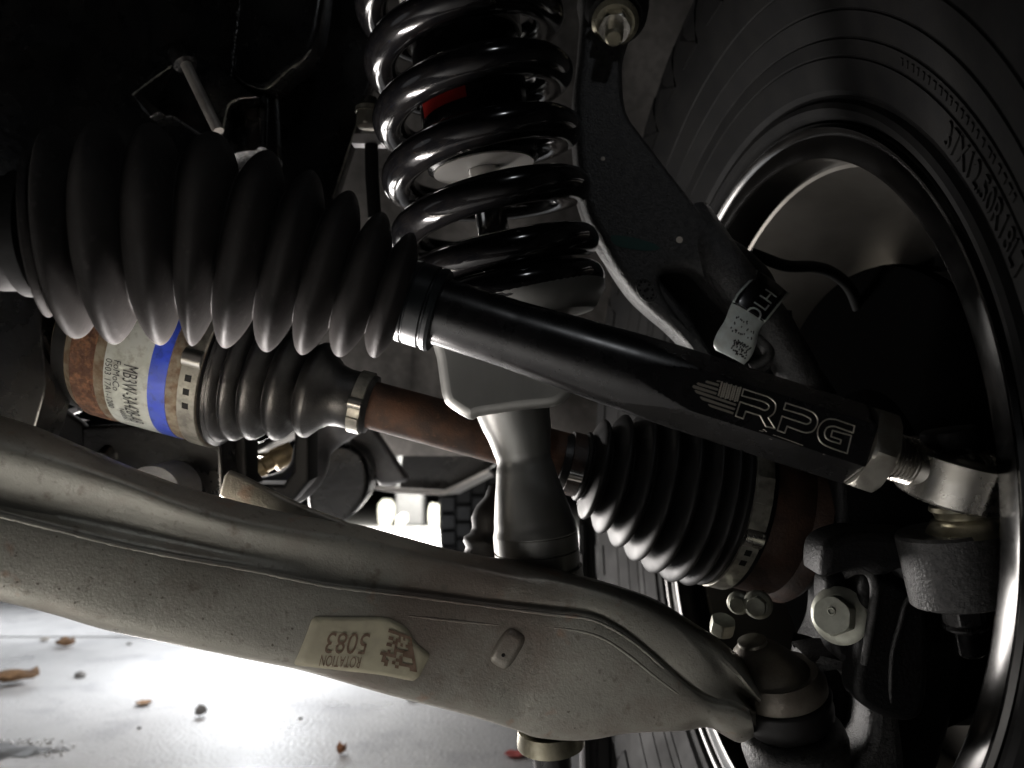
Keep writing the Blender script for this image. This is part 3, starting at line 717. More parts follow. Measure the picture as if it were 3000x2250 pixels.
def clampband(parent, O, Ax, t0, t1, r, m, lugs, segs=96, thick=0.0012):
    """ear clamp: band, crimped ear and square slots"""
    b = lathe('clamp', O, Ax, [(t0, r), (t0 + 0.0003, r + thick), (t1 - 0.0003, r + thick), (t1, r)], m, parent, segs, True, 25)
    mid = CAM - (O + Ax * t0); mid = (mid - Ax * mid.dot(Ax)).normalized(); dn_ = Ax.cross(mid); dn_ = dn_ if dn_.z < 0 else -dn_
    wd = t1 - t0
    def fr(phi): 
        n = mid * math.cos(phi) + dn_ * math.sin(phi); q = -mid * math.sin(phi) + dn_ * math.cos(phi); return n, q
    for kind, phi in lugs:
        n, q = fr(phi); c = O + Ax * ((t0 + t1) / 2) + n * (r + thick)
        if kind == 'ear':
            L = r * 0.20 if r > 0.03 else r * 0.36
            vs = []; fs = []; nn = 11
            for i in range(nn):
                s = i / (nn - 1) * 2 - 1; hgt = 0.0030 * (1 - abs(s) ** 3.0)
                for e in (-1, 1): vs.append(c + q * (s * L / 2) + Ax * (e * wd * 0.50) + n * (hgt - 0.0002))
                for e in (-1, 1): vs.append(c + q * (s * L / 2) + Ax * (e * wd * 0.50) - n * 0.0008)
            for i in range(nn - 1):
                a = i * 4; fs += [(a, a + 1, a + 5, a + 4), (a + 1, a + 3, a + 7, a + 5), (a + 3, a + 2, a + 6, a + 7), (a + 2, a, a + 4, a + 6)]
            fs += [(0, 1, 3, 2), (nn * 4 - 4, nn * 4 - 3, nn * 4 - 1, nn * 4 - 2)]
            obj('clamp_ear', vs, fs, M['bright_steel'], b, True, 40)
        elif kind == 'slot':
            obj('clamp_slot', *box_vf(c - n * 0.0004, q, Ax, n, 0.0042 if r > 0.03 else 0.003, wd * 0.34, 0.0012), M['matte_black'], b, False)
        elif kind == 'strap':
            bevel(obj('clamp_strap', *box_vf(c + n * 0.0004, q, Ax, n, r * 0.3, wd * 0.9, 0.0016), m, b, False), 0.0003)
    return b
clampband(cv, I0, IA, h6, h7, RH * 1.0, M['dull_steel'], [('ear', R_(1)), ('slot', R_(14)), ('slot', R_(23)), ('slot', R_(33))])
# inner boot
def bellows(name, O, Ax, crests, drop, m, parent, e=0.75, n=240, x0=None, x1=None, segs=96, tail=None):
    pf = []; a, b = crests[0][0], crests[-1][0]
    for i in range(n + 1):
        x = a + (b - a) * i / n; u = lin([(c[0], k) for k, c in enumerate(crests)], x)
        r = lin(crests, x) - lin(drop, x) * (1 - abs(math.cos(PI * u)) ** e)
        pf.append((axat(O, Ax, x), r * kc))
    if tail: pf += [(axat(O, Ax, x), r * kc) for x, r in tail]
    return lathe(name, O, Ax, pf, m, parent, segs, True, None)
xs = 1500 + (594 - 1500) * (DC - RH * 0.97) / DC
ib = bellows('inner_boot', I0, IA, [(xs - 4, 236), (xs + 12, 232), (678, 226), (706, 219), (742, 206), (790, 190), (858, 172), (935, 142)], [(600, 14), (700, 20), (760, 34), (860, 46)], M['dusty_rubber'], cv, 0.7,
             tail=[(960, 112), (985, 92), (1010, 86), (1090, 86)])
c1, c2 = tI(1042), tI(1078)
clampband(cv, I0, IA, c1, c2, 88 * kc, M['dull_steel'], [('ear', R_(5)), ('strap', R_(40)), ('slot', R_(44))], 64)
lathe('shaft', I0, IA, [(tI(1000), 70 * kc), (tI(1700), 72 * kc)], M['rust_shaft'], cv, 64)
# outer joint
DO = 0.505; O0 = P(1650, 1352, DO); O1 = P(2380, 1532, DO + 0.012); OA = (O1 - O0).normalized()
def tO(px): return axat(O0, OA, px)
ob = bellows('outer_boot', O0, OA, [(1700, 98), (1735, 148), (1790, 178), (1845, 205), (1900, 232), (1955, 253), (2010, 266), (2058, 264), (2092, 254)], [(1700, 30), (1780, 60), (1900, 75), (2010, 60), (2092, 30)], M['rubber'], cv, 0.8,
             tail=[(2102, 246), (2165, 246)])
lathe('boot_neck', O0, OA, [(tO(1640), 84 * kc), (tO(1705), 92 * kc)], M['dusty_rubber'], ob, 64)
clampband(cv, O0, OA, tO(1660), tO(1697), 88 * kc, M['rust_dark'], [('ear', R_(20))], 64)
q0, q1 = tO(2104), tO(2152)
clampband(cv, O0, OA, q0, q1, 248 * kc, M['dull_steel'], [('strap', R_(-12)), ('ear', R_(18)), ('slot', R_(28)), ('slot', R_(36))])
RO = 240 * kc
lathe('outer_joint_housing', O0, OA, [(tO(2150), RO), (tO(2255), RO * 1.0), (tO(2272), RO * 0.985), (tO(2290), RO * 1.03), (tO(2312), RO * 1.05), (tO(2328), RO * 1.0), (tO(2350), RO * 0.86), (tO(2480), RO * 0.5)], M['rust_dark'], cv, 96)

# ================================================================== COILOVER
cl = thing('coilover', 'coilover shock with glossy black coil spring above the tie rod', 'shock absorber', P(1560, 1600, 0.46))
SA = (RT * -0.0121 + UP * 0.079).normalized()
SR = (RT - SA * RT.dot(SA)).normalized(); SF = SA.cross(SR); SF = SF if SF.dot(FW) < 0 else -SF
RS, RW = 0.0558, 0.0104
SC0 = P(1456, 733, 0.424) - SF * RS
pts = []
def hh(k):       # height for turn number k
    if k >= 0.0: return 0.0372 * k - 0.004 * (1 - math.exp(-k * 2)) + 0.0
    return 0.0212 * k
N = 560
for i in range(N + 1):
    k = -1.18 + 6.2 * i / N; th = 2 * PI * k
    pts.append(SC0 + SA * hh(k) + (SF * math.cos(th) + SR * math.sin(th)) * RS)
spr = sweep('coil_spring', pts, RW, M['gloss_black'], cl, 28, True, ref=SA, angle=None)
def hx(py, d=0.48): # height on the spring axis for photo row py
    return ((1125 - py) / F * d - (SC0 - CAM).dot(UP)) / SA.dot(UP)
hb_ = hx(492); pf = [(hb_, 0.0), (hb_, 0.024), (hb_, 0.033), (hb_ + 0.002, 0.036), (hb_ + 0.016, 0.036)]
pf += [(hx(330), 0.035), (hx(150), 0.035)]
body = lathe('shock_body', SC0, SA, pf + [(hx(118), 0.035)], M['satin_black'], cl, 72, True, 30)
M['thread_grey'] = mat('grey threaded aluminium', (0.30, 0.30, 0.28), 0.35, 0.8)
pf = []; t = hx(122)
while t < hx(-260): pf += [(t, 0.0362), (t + 0.0011, 0.0378), (t + 0.0014, 0.0378), (t + 0.0025, 0.0362)]; t += 0.0028
lathe('preload_thread', SC0, SA, pf, M['thread_grey'], body, 72, True, 20)
M['cap_white'] = mat('pale end cap', (0.75, 0.72, 0.68), 0.45)
lathe('body_end_cap', SC0, SA, [(hb_ - 0.001, 0.0105), (hb_ - 0.001, 0.0325), (hb_ + 0.001, 0.0325)], M['cap_white'], body, 64, False, 25)
pv = []; 
for i in range(13):
    a = R_(-64 + 58 * i / 12)
    for h in (hx(352), hx(300)):
        pv.append(SC0 + SA * (h + 0.002 * (i / 12)) + (SF * math.cos(a) + SR * math.sin(a)) * 0.0356)
obj('red_decal', pv, [(2 * i, 2 * i + 1, 2 * i + 3, 2 * i + 2) for i in range(12)], M['red'], body, True, None, False)
lathe('shock_shaft', SC0, SA, [(hx(940), 0.0102), (hb_, 0.0102)], M['chrome'], cl, 40)
hp = -1.18 * 0.0205
lathe('spring_seat', SC0, SA, [(hp - 0.016, 0.030), (hp - 0.013, 0.056), (hp - 0.011, 0.0585), (hp - 0.001, 0.0655), (hp + 0.004, 0.0660), (hp + 0.005, 0.064), (hp - 0.001, 0.050), (hp - 0.001, 0.0)], M['alu_mach'], cl, 80, True, 30)
lathe('lower_tube', SC0, SA, [(hp - 0.06, 0.026), (hp - 0.012, 0.026)], M['alu_mach'], cl, 48)
fork = plate('fork_block', [(1266, 950), (1266, 1010), (1276, 1045), (1284, 1100), (1293, 1158), (1302, 1182), (1330, 1205), (1372, 1230), (1384, 1231), (1400, 1222), (1520, 1204), (1626, 1192), (1660, 1172), (1692, 1140), (1715, 1085), (1715, 950)], 0.425, 0.075, M['alu_mach'], cl, 0.006, smooth=True, res=5)
sp = [(1500, 1185, 112), (1510, 1225, 104), (1520, 1262, 95), (1531, 1322, 84), (1541, 1390, 80), (1550, 1450, 85), (1560, 1510, 101), (1566, 1545, 117), (1568, 1562, 124)]
DF = 0.452
pp = cr([P(x, y, DF) for x, y, r in sp], 60); rr = cr([Vector((r, 0, 0)) for x, y, r in sp], 60)
leg = sweep('fork_leg', pp, [v.x * DF / F for v in rr], M['alu_mach'], cl, 64, True, ref=SF, angle=None)
fd = (P(1575, 1650, DF) - P(1568, 1562, DF)); fl = fd.length; rr_ = 124 * DF / F
lathe('fork_foot', P(1568, 1562, DF), fd, [(0, rr_), (fl * 0.48, rr_), (fl * 0.50, rr_ * 0.965), (fl * 0.55, rr_ * 0.965), (fl * 0.57, rr_), (fl * 1.0, rr_ * 1.0), (fl * 1.02, rr_ * 0.95), (fl * 1.12, rr_ * 0.95), (fl * 1.13, rr_ * 1.04), (fl * 1.5, rr_ * 1.06)], M['alu_mach'], leg, 72, True, 25)
lathe('lower_boot', P(1452, 1625, 0.485), Vector((0.12, 0, 1)), [(-0.012, 0.020), (-0.004, 0.0225), (0.0, 0.0205), (0.003, 0.020), (0.006, 0.0222), (0.009, 0.0222), (0.012, 0.0185), (0.016, 0.0175), (0.022, 0.019), (0.030, 0.0165), (0.036, 0.012), (0.044, 0.010)], M['rubber'], cl, 48, True, None)

# ================================================================== WHEEL
WC = W(0.190, -0.076, 0.559); WN = (RT * 0.99497 + UP * -0.0391 + FW * 0.09217).normalized()
wh = thing('front_wheel', 'front wheel with large black tyre filling the right side', 'wheel', Vector((WC.x, WC.y, 0)))
WU = (Vector((0, 0, 1)) - WN * WN.z).normalized(); WV = WN.cross(WU)
if WV.y > 0: WV = -WV                # WV points towards the camera side
def won(o, r, th): return WC + WN * o + (WU * math.cos(th) + WV * math.sin(th)) * r
def groove(o, r): return [(o + 0.0001, r - 0.0010), (o + 0.0009, r - 0.0004), (o + 0.0009, r + 0.0004), (o - 0.0004, r + 0.0010)]
tp = [(0.012, 0.2585), (0.0, 0.2590), (-0.006, 0.262), (-0.0078, 0.266), (-0.0072, 0.2695), (-0.0045, 0.272), (-0.0045, 0.274), (-0.0085, 0.2765)]
for o, r in ((-0.0155, 0.295), (-0.0187, 0.305), (-0.0255, 0.3193), (-0.033, 0.3375)): tp += groove(o, r)
tp += [(-0.041, 0.358), (-0.0455, 0.378), (-0.0455, 0.395), (-0.041, 0.415), (-0.034, 0.430), (-0.020, 0.441), (0.0, 0.446), (0.12, 0.450), (0.24, 0.446), (0.27, 0.43), (0.285, 0.385), (0.27, 0.30), (0.25, 0.262)]
tyre = lathe('tyre', WC, WN, tp, M['tyre'], wh, 220, False, 28)
def side_off(r): return lin([(0.2765, -0.0085), (0.295, -0.0155), (0.305, -0.0187), (0.3193, -0.0255), (0.3375, -0.033), (0.358, -0.041), (0.378, -0.0455), (0.395, -0.0455), (0.415, -0.041), (0.44, -0.02)], r)
def tyretext(s, r0, r1, th0, th1, off, m=None):
    """raised lettering on the sidewall, read clockwise seen from the camera"""
    tv, tf, asp = text2d(s, 1); nv = len(tv); top = []; bot = []
    for u, v in tv:
        th = th0 + (th1 - th0) * u; r = r0 + (r1 - r0) * v
        top.append(won(side_off(r) - off, r, th)); bot.append(won(side_off(r) + 0.001, r, th))
    ed = {}
    for f in tf:
        for a, b in zip(f, f[1:] + f[:1]): ed[(a, b)] = 1
    fs = list(tf) + [(a, b, b + nv, a + nv) for (a, b) in ed if (b, a) not in ed]
    obj('raised_lettering', top + bot, fs, m or M['tyre'], tyre, False, None)
def th_of(px, py, o=-0.012):
    r = ray(px, py); c = WC + WN * o; t = (c - CAM).dot(WN) / r.dot(WN); q = CAM + r * t - c
    return math.atan2(q.dot(WV), q.dot(WU)), q.length
ta, ra = th_of(2772, 400); tb, rb = th_of(2998, 810)
tyretext('37X12.50R18LT', 0.2795, 0.2925, ta, tb, 0.0014)
# small raised marks in the band between the two grooves, mould marks
tm, _ = th_of(2640, 175, -0.017); te, _ = th_of(2990, 590, -0.017)
for k in range(22):
    q = tm + (te - tm) * (k + 0.2) / 22; w_ = (te - tm) / 22 * random.uniform(0.35, 0.75)
    vs = []
    for o_ in (0.0, -0.0011):
        for a, r in ((q, 0.2985), (q + w_, 0.2985), (q + w_, 0.3018), (q, 0.3018)): vs.append(won(side_off(r) + o_ + 0.0002, r, a))
    obj('sidewall_mark', vs, [(4, 5, 6, 7), (0, 1, 5, 4), (1, 2, 6, 5), (2, 3, 7, 6), (3, 0, 4, 7)], M['tyre'], tyre, False)
# shoulder lugs
for k in range(40):
    th = 2 * PI * k / 40; vs = []
    prof = [(0.366, 0.0), (0.392, 0.3), (0.408, 0.3), (0.432, 0.0)]
    for lift in (-0.002, 0.0016):
        for r, s in prof: vs.append(won(side_off(r) - lift, r, th + 0.02 + s * 0.04))
        for r, s in reversed(prof): vs.append(won(side_off(r) - lift, r, th + 0.115 + s * 0.04))
    n_ = 8
    obj('shoulder_lug', vs, [tuple(range(n_)), tuple(range(n_, 16))] + [(i, (i + 1) % n_, n_ + (i + 1) % n_, n_ + i) for i in range(n_)], M['tyre'], tyre, False)
rim = lathe('rim_flange', WC, WN, [(0.0125, 0.2585), (0.0, 0.2588), (-0.003, 0.2575), (-0.0042, 0.255), (-0.0035, 0.2525), (0.0, 0.250), (0.0, 0.2380), (0.001, 0.2358), (0.004, 0.2350), (0.030, 0.2350)], M['rim_lip'], wh, 200, False, 40)
lathe('rim_barrel', WC, WN, [(0.0305, 0.2350), (0.032, 0.2325), (0.045, 0.229), (0.075, 0.221), (0.11, 0.2165), (0.15, 0.2160), (0.19, 0.220), (0.235, 0.235), (0.25, 0.255)], M['rim'], wh, 200, False, 40)
hub = lathe('hub_face', WC, WN, [(0.175, 0.0), (0.175, 0.075), (0.185, 0.085), (0.20, 0.085), (0.20, 0.0)], M['rim'], wh, 64, False)
for k in range(8):
    th = 2 * PI * (k + 0.32) / 8; vs = []
    for o in (0.165, 0.205):
        for r, wdt in ((0.07, 0.030), (0.14, 0.020), (0.226, 0.036)):
            for s in (-1, 1): vs.append(won(o + (0.010 if r > 0.2 else 0), r, th + s * wdt / r))
    fs = [(0, 1, 3, 2), (2, 3, 5, 4), (6, 8, 9, 7), (8, 10, 11, 9)] + [(0, 2, 8, 6), (2, 4, 10, 8), (1, 7, 9, 3), (3, 9, 11, 5), (4, 5, 11, 10), (0, 6, 7, 1)]
    bevel(obj('spoke', vs, fs, M['rim'], wh, False), 0.006, 3)

br = thing('brake_disc', 'black brake dust shield disc inside the wheel', 'brake disc', WC + WN * 0.08 - WU * 0.168)
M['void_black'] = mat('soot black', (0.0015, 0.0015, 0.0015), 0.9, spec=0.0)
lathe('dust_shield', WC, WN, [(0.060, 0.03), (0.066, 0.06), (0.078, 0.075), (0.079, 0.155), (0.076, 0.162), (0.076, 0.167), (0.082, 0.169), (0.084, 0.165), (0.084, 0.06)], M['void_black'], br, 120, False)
lathe('rotor', WC, WN, [(0.095, 0.07), (0.095, 0.165), (0.120, 0.165), (0.120, 0.07)], M['cast_dark'], br, 120, False)

# ================================================================== KNUCKLE
kn = thing('steering_knuckle', 'black cast iron steering knuckle with an LH tag on its arm', 'knuckle', P(2500, 2150, 0.45))
DK = 0.50
up_out = [(1713, -60), (1708, 20), (1696, 164), (1682, 298), (1691, 472), (1716, 611), (1772, 728), (1811, 798), (1858, 863), (1909, 913), (1974, 968), (2040, 1036), (2100, 1110), (2120, 1110), (2066, 1030), (2050, 997), (1984, 917), (1948, 859), (1936, 812), (1962, 790), (2010, 785), (2050, 800), (2097, 852), (2140, 895), (2185, 945), (2225, 982), (2250, 1012), (2252, 1036), (2235, 1058), (2196, 1078), (2150, 1120), (2230, 1130), (2260, 1085), (2290, 1072), (2320, 1085), (2370, 1150), (2420, 1210), (2440, 1200), (2397, 1138), (2343, 1072), (2307, 1008), (2268, 950), (2290, 880), (2270, 800), (2193, 721), (2100, 660), (2000, 545), (1882, 390), (1845, 338), (1830, 278), (1828, 174), (1850, 100), (1872, 20), (1875, -60)]
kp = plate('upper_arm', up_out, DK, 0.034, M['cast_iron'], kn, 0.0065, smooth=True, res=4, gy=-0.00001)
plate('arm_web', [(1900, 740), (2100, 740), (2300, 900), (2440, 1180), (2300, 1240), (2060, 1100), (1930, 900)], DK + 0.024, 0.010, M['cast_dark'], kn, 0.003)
# rounded ribs of the arm edges
kl = [(1752, 560, 70), (1790, 690, 74), (1838, 778, 60), (1890, 838, 47), (1945, 893, 36), (2000, 952, 27), (2070, 1045, 15)]
kpts = cr([P(x, y, DK + q) for (x, y, r), q in zip(kl, (0.030, 0.021, 0.014, 0.011, 0.010, 0.009, 0.008))], 60); kr = cr([Vector((r, 0, 0)) for x, y, r in kl], 60)
kvf = sweep_vf(kpts, [v.x * DK / F for v in kr], 40)
klimb = obj('limb', *kvf, M['cast_iron'], kn, True, 50)
limb = sweep('limb', cr([P(2020, 645, DK + 0.026), P(2110, 770, DK + 0.006), P(2190, 870, DK), P(2262, 960, DK - 0.002), P(2330, 1080, DK), P(2400, 1180, DK)], 50), [0.0165 - 0.0035 * i / 49 for i in range(50)], M['cast_iron'], kn, 32)
sweep('rib', cr([P(2292, 915, DK - 0.006), P(2305, 990, DK - 0.008), P(2345, 1068, DK - 0.008), P(2402, 1142, DK - 0.006)], 30), [0.0060 - 0.003 * i / 29 for i in range(30)], M['cast_iron'], kn, 16)
sweep('rib', cr([P(2222, 985, DK - 0.007), P(2250, 1018, DK - 0.009), P(2246, 1050, DK - 0.010), P(2200, 1078, DK - 0.008)], 24), 0.0036, M['cast_iron'], kn, 16)
# LH tag wrapped round the limb
eL = cr([P(2215, 790, DK - 0.006), P(2199, 816, DK - 0.012), P(2159, 859, DK - 0.0185), P(2137, 903, DK - 0.021), P(2123, 939, DK - 0.022), P(2101, 975, DK - 0.022), P(2090, 1007, DK - 0.021), P(2096, 1025, DK - 0.019)], 40)
eR = cr([P(2310, 860, DK - 0.006), P(2293, 881, DK - 0.012), P(2253, 931, DK - 0.0185), P(2227, 962, DK - 0.021), P(2219, 990, DK - 0.022), P(2213, 1015, DK - 0.022), P(2200, 1045, DK - 0.021), P(2180, 1068, DK - 0.019)], 40)
def tagp(s, t, off=0.0):
    i = min(max(s, 0), 1) * 39; a = int(min(i, 38)); f_ = i - a
    l = eL[a].lerp(eL[a + 1], f_); r = eR[a].lerp(eR[a + 1], f_); p = l.lerp(r, t)
    return p - FW * (off + 0.003 * math.sin(PI * t) * (0.4 if s > 0.5 else 1))
def tagstrip(name, s0, s1, t0_, t1_, off, m, parent, n=24, k=6):
    vs = [tagp(s0 + (s1 - s0) * i / n, t0_ + (t1_ - t0_) * j / k, off) for i in range(n + 1) for j in range(k + 1)]
    fs = [(i * (k + 1) + j, i * (k + 1) + j + 1, (i + 1) * (k + 1) + j + 1, (i + 1) * (k + 1) + j) for i in range(n) for j in range(k)]
    o = obj(name, vs, fs, m, parent, True, None, False); md = o.modifiers.new('t', 'SOLIDIFY'); md.thickness = 0.0004; md.offset = 0
    return o
tg = tag(tagstrip('tag_band', 0.0, 0.50, 0.0, 1.0, 0.0, M['tag_clear'], kn), 'dark clear tag with white LH letters')
tagstrip('tag_panel', 0.48, 1.0, 0.0, 1.0, 0.0001, M['tag_white'], tg)
tagstrip('tag_border', 0.0, 0.49, 0.0, 0.055, 0.0004, M['tag_white'], tg, k=1); tagstrip('tag_border', 0.0, 0.49, 0.945, 1.0, 0.0004, M['tag_white'], tg, k=1)
def tagtext(s, s0, s1, t0_, t1_, m):          # text runs across the band
    tv, tf, a_ = text2d(s); obj('print', [tagp(s1 + (s0 - s1) * u, t0_ + (t1_ - t0_) * v, 0.0011) for u, v in tv], tf, m, tg, False, None, False)
tv, tf, a__ = text2d('LH'); obj('print', [tagp(0.40 - 0.22 * u, 0.80 - 0.36 * v, 0.0013) for u, v in tv], tf, M['tag_white'], tg, False, None, False)
tv, tf, a__ = text2d('O'); obj('print', [tagp(0.56 - 0.13 * u, 0.82 - 0.42 * v, 0.0013) for u, v in tv], tf, M['tag_white'], tg, False, None, False)
rr3 = random.Random(11); prt = []
for k in range(90):
    if k < 60: s, t = rr3.uniform(0.80, 0.93), rr3.uniform(0.42, 0.88)
    else: s, t = rr3.choice((0.60, 0.66, 0.73)) + rr3.uniform(-0.012, 0.012), rr3.uniform(0.2, 0.85)
    prt.append(([tagp(s + a, t + b, 0.0008) for a, b in ((0, 0), (0.018, 0), (0.018, 0.035), (0, 0.035))], [(0, 1, 2, 3)]))
obj('print', *join(prt), M['ink'], tg, False, None, False)
# foundry date clock, teal mark, paint dots
kv = [tuple(v.co) for v in kp.data.vertices]; BK = BVHTree.FromPolygons([Vector(v) for v in kv] + [Vector(v) for v in kvf[0]], [tuple(p.vertices) for p in kp.data.polygons] + [tuple(i + len(kv) for i in f) for f in kvf[1]])
dc = on(BK, 1893, 850, 0.0, DK)
dn2 = -FW
du = (P(1893 + 10, 850 + 16, DK) - P(1893, 850, DK)).normalized()
ring = [dc + dn2 * 0.0002 + (du * math.cos(a) * 0.0085 + dn2.cross(du) * math.sin(a) * 0.0055) for a in [2 * PI * k / 32 for k in range(33)]]
clk = sweep('foundry_mark', ring, 0.0007, M['cast_iron'], kn, 8, False)
for k in range(10):
    a = 2 * PI * k / 10; c = dc + (du * math.cos(a) * 0.0064 + dn2.cross(du) * math.sin(a) * 0.0039)
    lathe('mark_dot', c - dn2 * 0.0003, dn2, [(0, 0.0009), (0.0007, 0.0008), (0.0009, 0.0004)], M['matte_black'], clk, 10)
tv, tf, a__ = text2d('1'); obj('raised_digit', [dc + du * ((u - 0.5) * 0.002) + dn2.cross(du) * ((v - 0.5) * 0.004) + dn2 * 0.0008 for u, v in tv], tf, M['cast_dark'], clk, False, None, False)
vs, fs = patch(BK, [(p.x, p.y) for p in dense([(1790, 690), (1850, 695), (1920, 715), (1935, 728), (1900, 735), (1840, 728), (1800, 715)], 12)], Vector((1855, 713)), 0.0003, 3, DK)
obj('paint_mark', vs, fs, M['teal'], kn, True, None, False)
for x, y, r in ((1990, 703, 0.0023), (1766, 466, 0.0015)):
    lathe('paint_dot', on(BK, x, y, -0.0005, DK), dn2, [(0, r), (0.0008, r * 0.95), (0.001, r * 0.6)], M['paint_dot'], kn, 20)
# lower knuckle body, steering arm boss, ribs
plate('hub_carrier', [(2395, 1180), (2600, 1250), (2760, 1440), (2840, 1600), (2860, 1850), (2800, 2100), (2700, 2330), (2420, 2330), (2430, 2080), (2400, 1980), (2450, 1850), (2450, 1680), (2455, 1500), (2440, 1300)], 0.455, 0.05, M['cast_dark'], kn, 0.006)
BC = P(2794, 1655, 0.358)
boss = lathe('steering_arm_boss', BC - BAX * 0.0172, BAX, [(0, 0.0215), (0.0006, 0.0222), (0.033, 0.0232), (0.0345, 0.0222)], M['cast_iron'], kn, 56, True, 30)
plate('boss_flat', [(2850, 1572), (2932, 1578), (2930, 1756), (2855, 1750)], 0.360, 0.02, M['cast_iron'], boss, 0.002, smooth=False)
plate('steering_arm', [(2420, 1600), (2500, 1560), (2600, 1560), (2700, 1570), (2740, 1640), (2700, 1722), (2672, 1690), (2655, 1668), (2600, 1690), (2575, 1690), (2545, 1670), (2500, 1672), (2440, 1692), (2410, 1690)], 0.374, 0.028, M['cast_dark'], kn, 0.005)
sweep('rib', cr([P(2470, 1682, 0.392), P(2510, 1668, 0.39), P(2545, 1676, 0.389), P(2563, 1720, 0.389), P(2556, 1790, 0.390), P(2545, 1860, 0.392), P(2532, 1945, 0.395)], 50), [0.0028 - 0.0008 * i / 49 for i in range(50)], M['cast_iron'], kn, 14)
sweep('rib', cr([P(2690, 1738, 0.392), P(2655, 1760, 0.392), P(2635, 1830, 0.394), P(2612, 1925, 0.396), P(2608, 2090, 0.40)], 40), 0.0013, M['cast_iron'], kn, 12)
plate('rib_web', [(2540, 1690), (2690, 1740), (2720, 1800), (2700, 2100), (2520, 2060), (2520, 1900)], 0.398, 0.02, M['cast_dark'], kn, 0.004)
lathe('brass_washer', BC - BAX * 0.0172, -BAX, [(0, 0.0135), (0.0022, 0.0135), (0.0024, 0.0125)], M['brass'], boss, 40)
n0 = BC - BAX * 0.0196
hexnut('stud_nut', n0, -BAX, RT, 0.0098, 0.0082, M['satin_black'], boss, 0.3)
lathe('nut_flange', n0 - BAX * 0.0082, -BAX, [(0, 0.0092), (0.0012, 0.0102), (0.0022, 0.0098), (0.003, 0.0085)], M['satin_black'], boss, 40)
st_ = [(0.0, 0.0058)]; t = 0.0008
while t < 0.0125: st_ += [(t, 0.0056), (t + 0.0006, 0.0064)]; t += 0.0012
lathe('stud_thread', n0 - BAX * 0.0105, -BAX, st_ + [(0.0135, 0.005)], M['satin_black'], boss, 32, True, 20)
# flanged bolts
def flange_bolt(c, ax_, r, m, parent, name='flange_bolt', rot=0.0):
    b = lathe(name, c, ax_, [(-0.004, r * 1.0), (0.0, r * 1.62), (0.0016, r * 1.66), (0.003, r * 1.5), (0.0042, r * 1.15)], m, parent, 48, True, 25)
    hexnut('bolt_head', c + ax_ * 0.0035, ax_, RT if abs(ax_.dot(RT)) < 0.8 else UP, r * 1.15, r * 1.05, m, b, rot)
    return b
bx = (P(2388, 1803, 0.385) - P(2478, 1802, 0.417)).normalized()
fb = flange_bolt(P(2462, 1803, 0.408), bx, 0.0094, M['bolt_pale'], kn, rot=0.2)
hc = P(2462, 1803, 0.408) + bx * (0.0035 + 0.0094 * 1.05)
for s in (-1, 1):
    cc = hc + UP * (0.0024 * s)
    e_, u2, v2 = frame(bx); sweep('head_mark', [cc + (u2 * math.cos(a) + v2 * math.sin(a)) * 0.0018 for a in [2 * PI * k / 16 for k in range(17)]], 0.00045, M['bolt_pale'], fb, 8, False)
plate('bolt_ear', [(2425, 1700), (2520, 1720), (2525, 1900), (2500, 1950), (2440, 1900)], 0.412, 0.02, M['cast_dark'], kn, 0.004)
flange_bolt(P(2222, 1770, 0.47), (P(2190, 1800, 0.44) - P(2222, 1765, 0.47)).normalized(), 0.0055, M['bolt_pale'], kn, rot=0.1)
flange_bolt(P(2165, 1765, 0.48), (P(2140, 1800, 0.45) - P(2165, 1760, 0.48)).normalized(), 0.0045, M['bolt_pale'], kn, rot=0.5)
hexnut('small_nut', P(2112, 1850, 0.47), Vector((0.1, -0.5, 0.9)).normalized(), RT, 0.008, 0.009, M['bolt_pale'], kn, 0.2)
# ball joint rubber and lower boss
bj = axb * -1
lathe('ball_joint_boot', cA + bj * 0.002, bj, [(0, 0.0262), (0.003, 0.0272), (0.007, 0.0262), (0.010, 0.0268), (0.016, 0.0262), (0.022, 0.022), (0.026, 0.018)], M['rubber'], kn, 64, True, None)
lathe('lower_boss', P(2330, 2190, 0.432), axb, [(-0.06, 0.024), (-0.03, 0.026), (0.004, 0.030), (0.010, 0.0285), (0.012, 0.024)], M['cast_iron'], kn, 56, True, None)
plate('lower_yoke', [(2385, 1945), (2450, 1965), (2500, 2000), (2545, 2060), (2555, 2120), (2540, 2190), (2480, 2260), (2400, 2330), (2420, 2330), (2640, 2330), (2640, 2100), (2600, 1960), (2480, 1930)], 0.425, 0.04, M['cast_iron'], kn, 0.006)

# upper ball joint nut hanging over the knuckle
ub = thing('upper_ball_joint', 'yellow zinc flanged nut and stud at the top of the knuckle', 'ball joint', P(1795, 170, 0.49))
ua = (P(1790, 165, 0.465) - P(1802, 40, 0.505)).normalized()
lathe('flange', P(1803, 62, 0.498), ua, [(-0.012, 0.010), (0.0, 0.0155), (0.002, 0.0158), (0.004, 0.013)], M['yellow_zinc'], ub, 48)
hexnut('nut', P(1803, 62, 0.498) + ua * 0.003, ua, RT, 0.0112, 0.010, M['bright_steel'], ub, 0.4)
lathe('stud', P(1803, 62, 0.498) + ua * 0.012, ua, [(0, 0.0062), (0.012, 0.006), (0.0135, 0.0045)], M['yellow_zinc'], ub, 32)
lathe('rubber_cover', P(1803, 62, 0.498) - ua * 0.004, -ua, [(0, 0.018), (0.006, 0.021), (0.02, 0.022), (0.04, 0.02)], M['matte_black'], ub, 48)
# brake hose
tag(sweep('brake_hose', cr([P(2200, 742, 0.52), P(2300, 778, 0.52), P(2385, 782, 0.53), P(2440, 800, 0.54), P(2490, 845, 0.56), P(2520, 920, 0.6)], 50), 0.0042, M['matte_black'], None, 16), 'thin black brake hose arching towards the brake disc', 'hose')

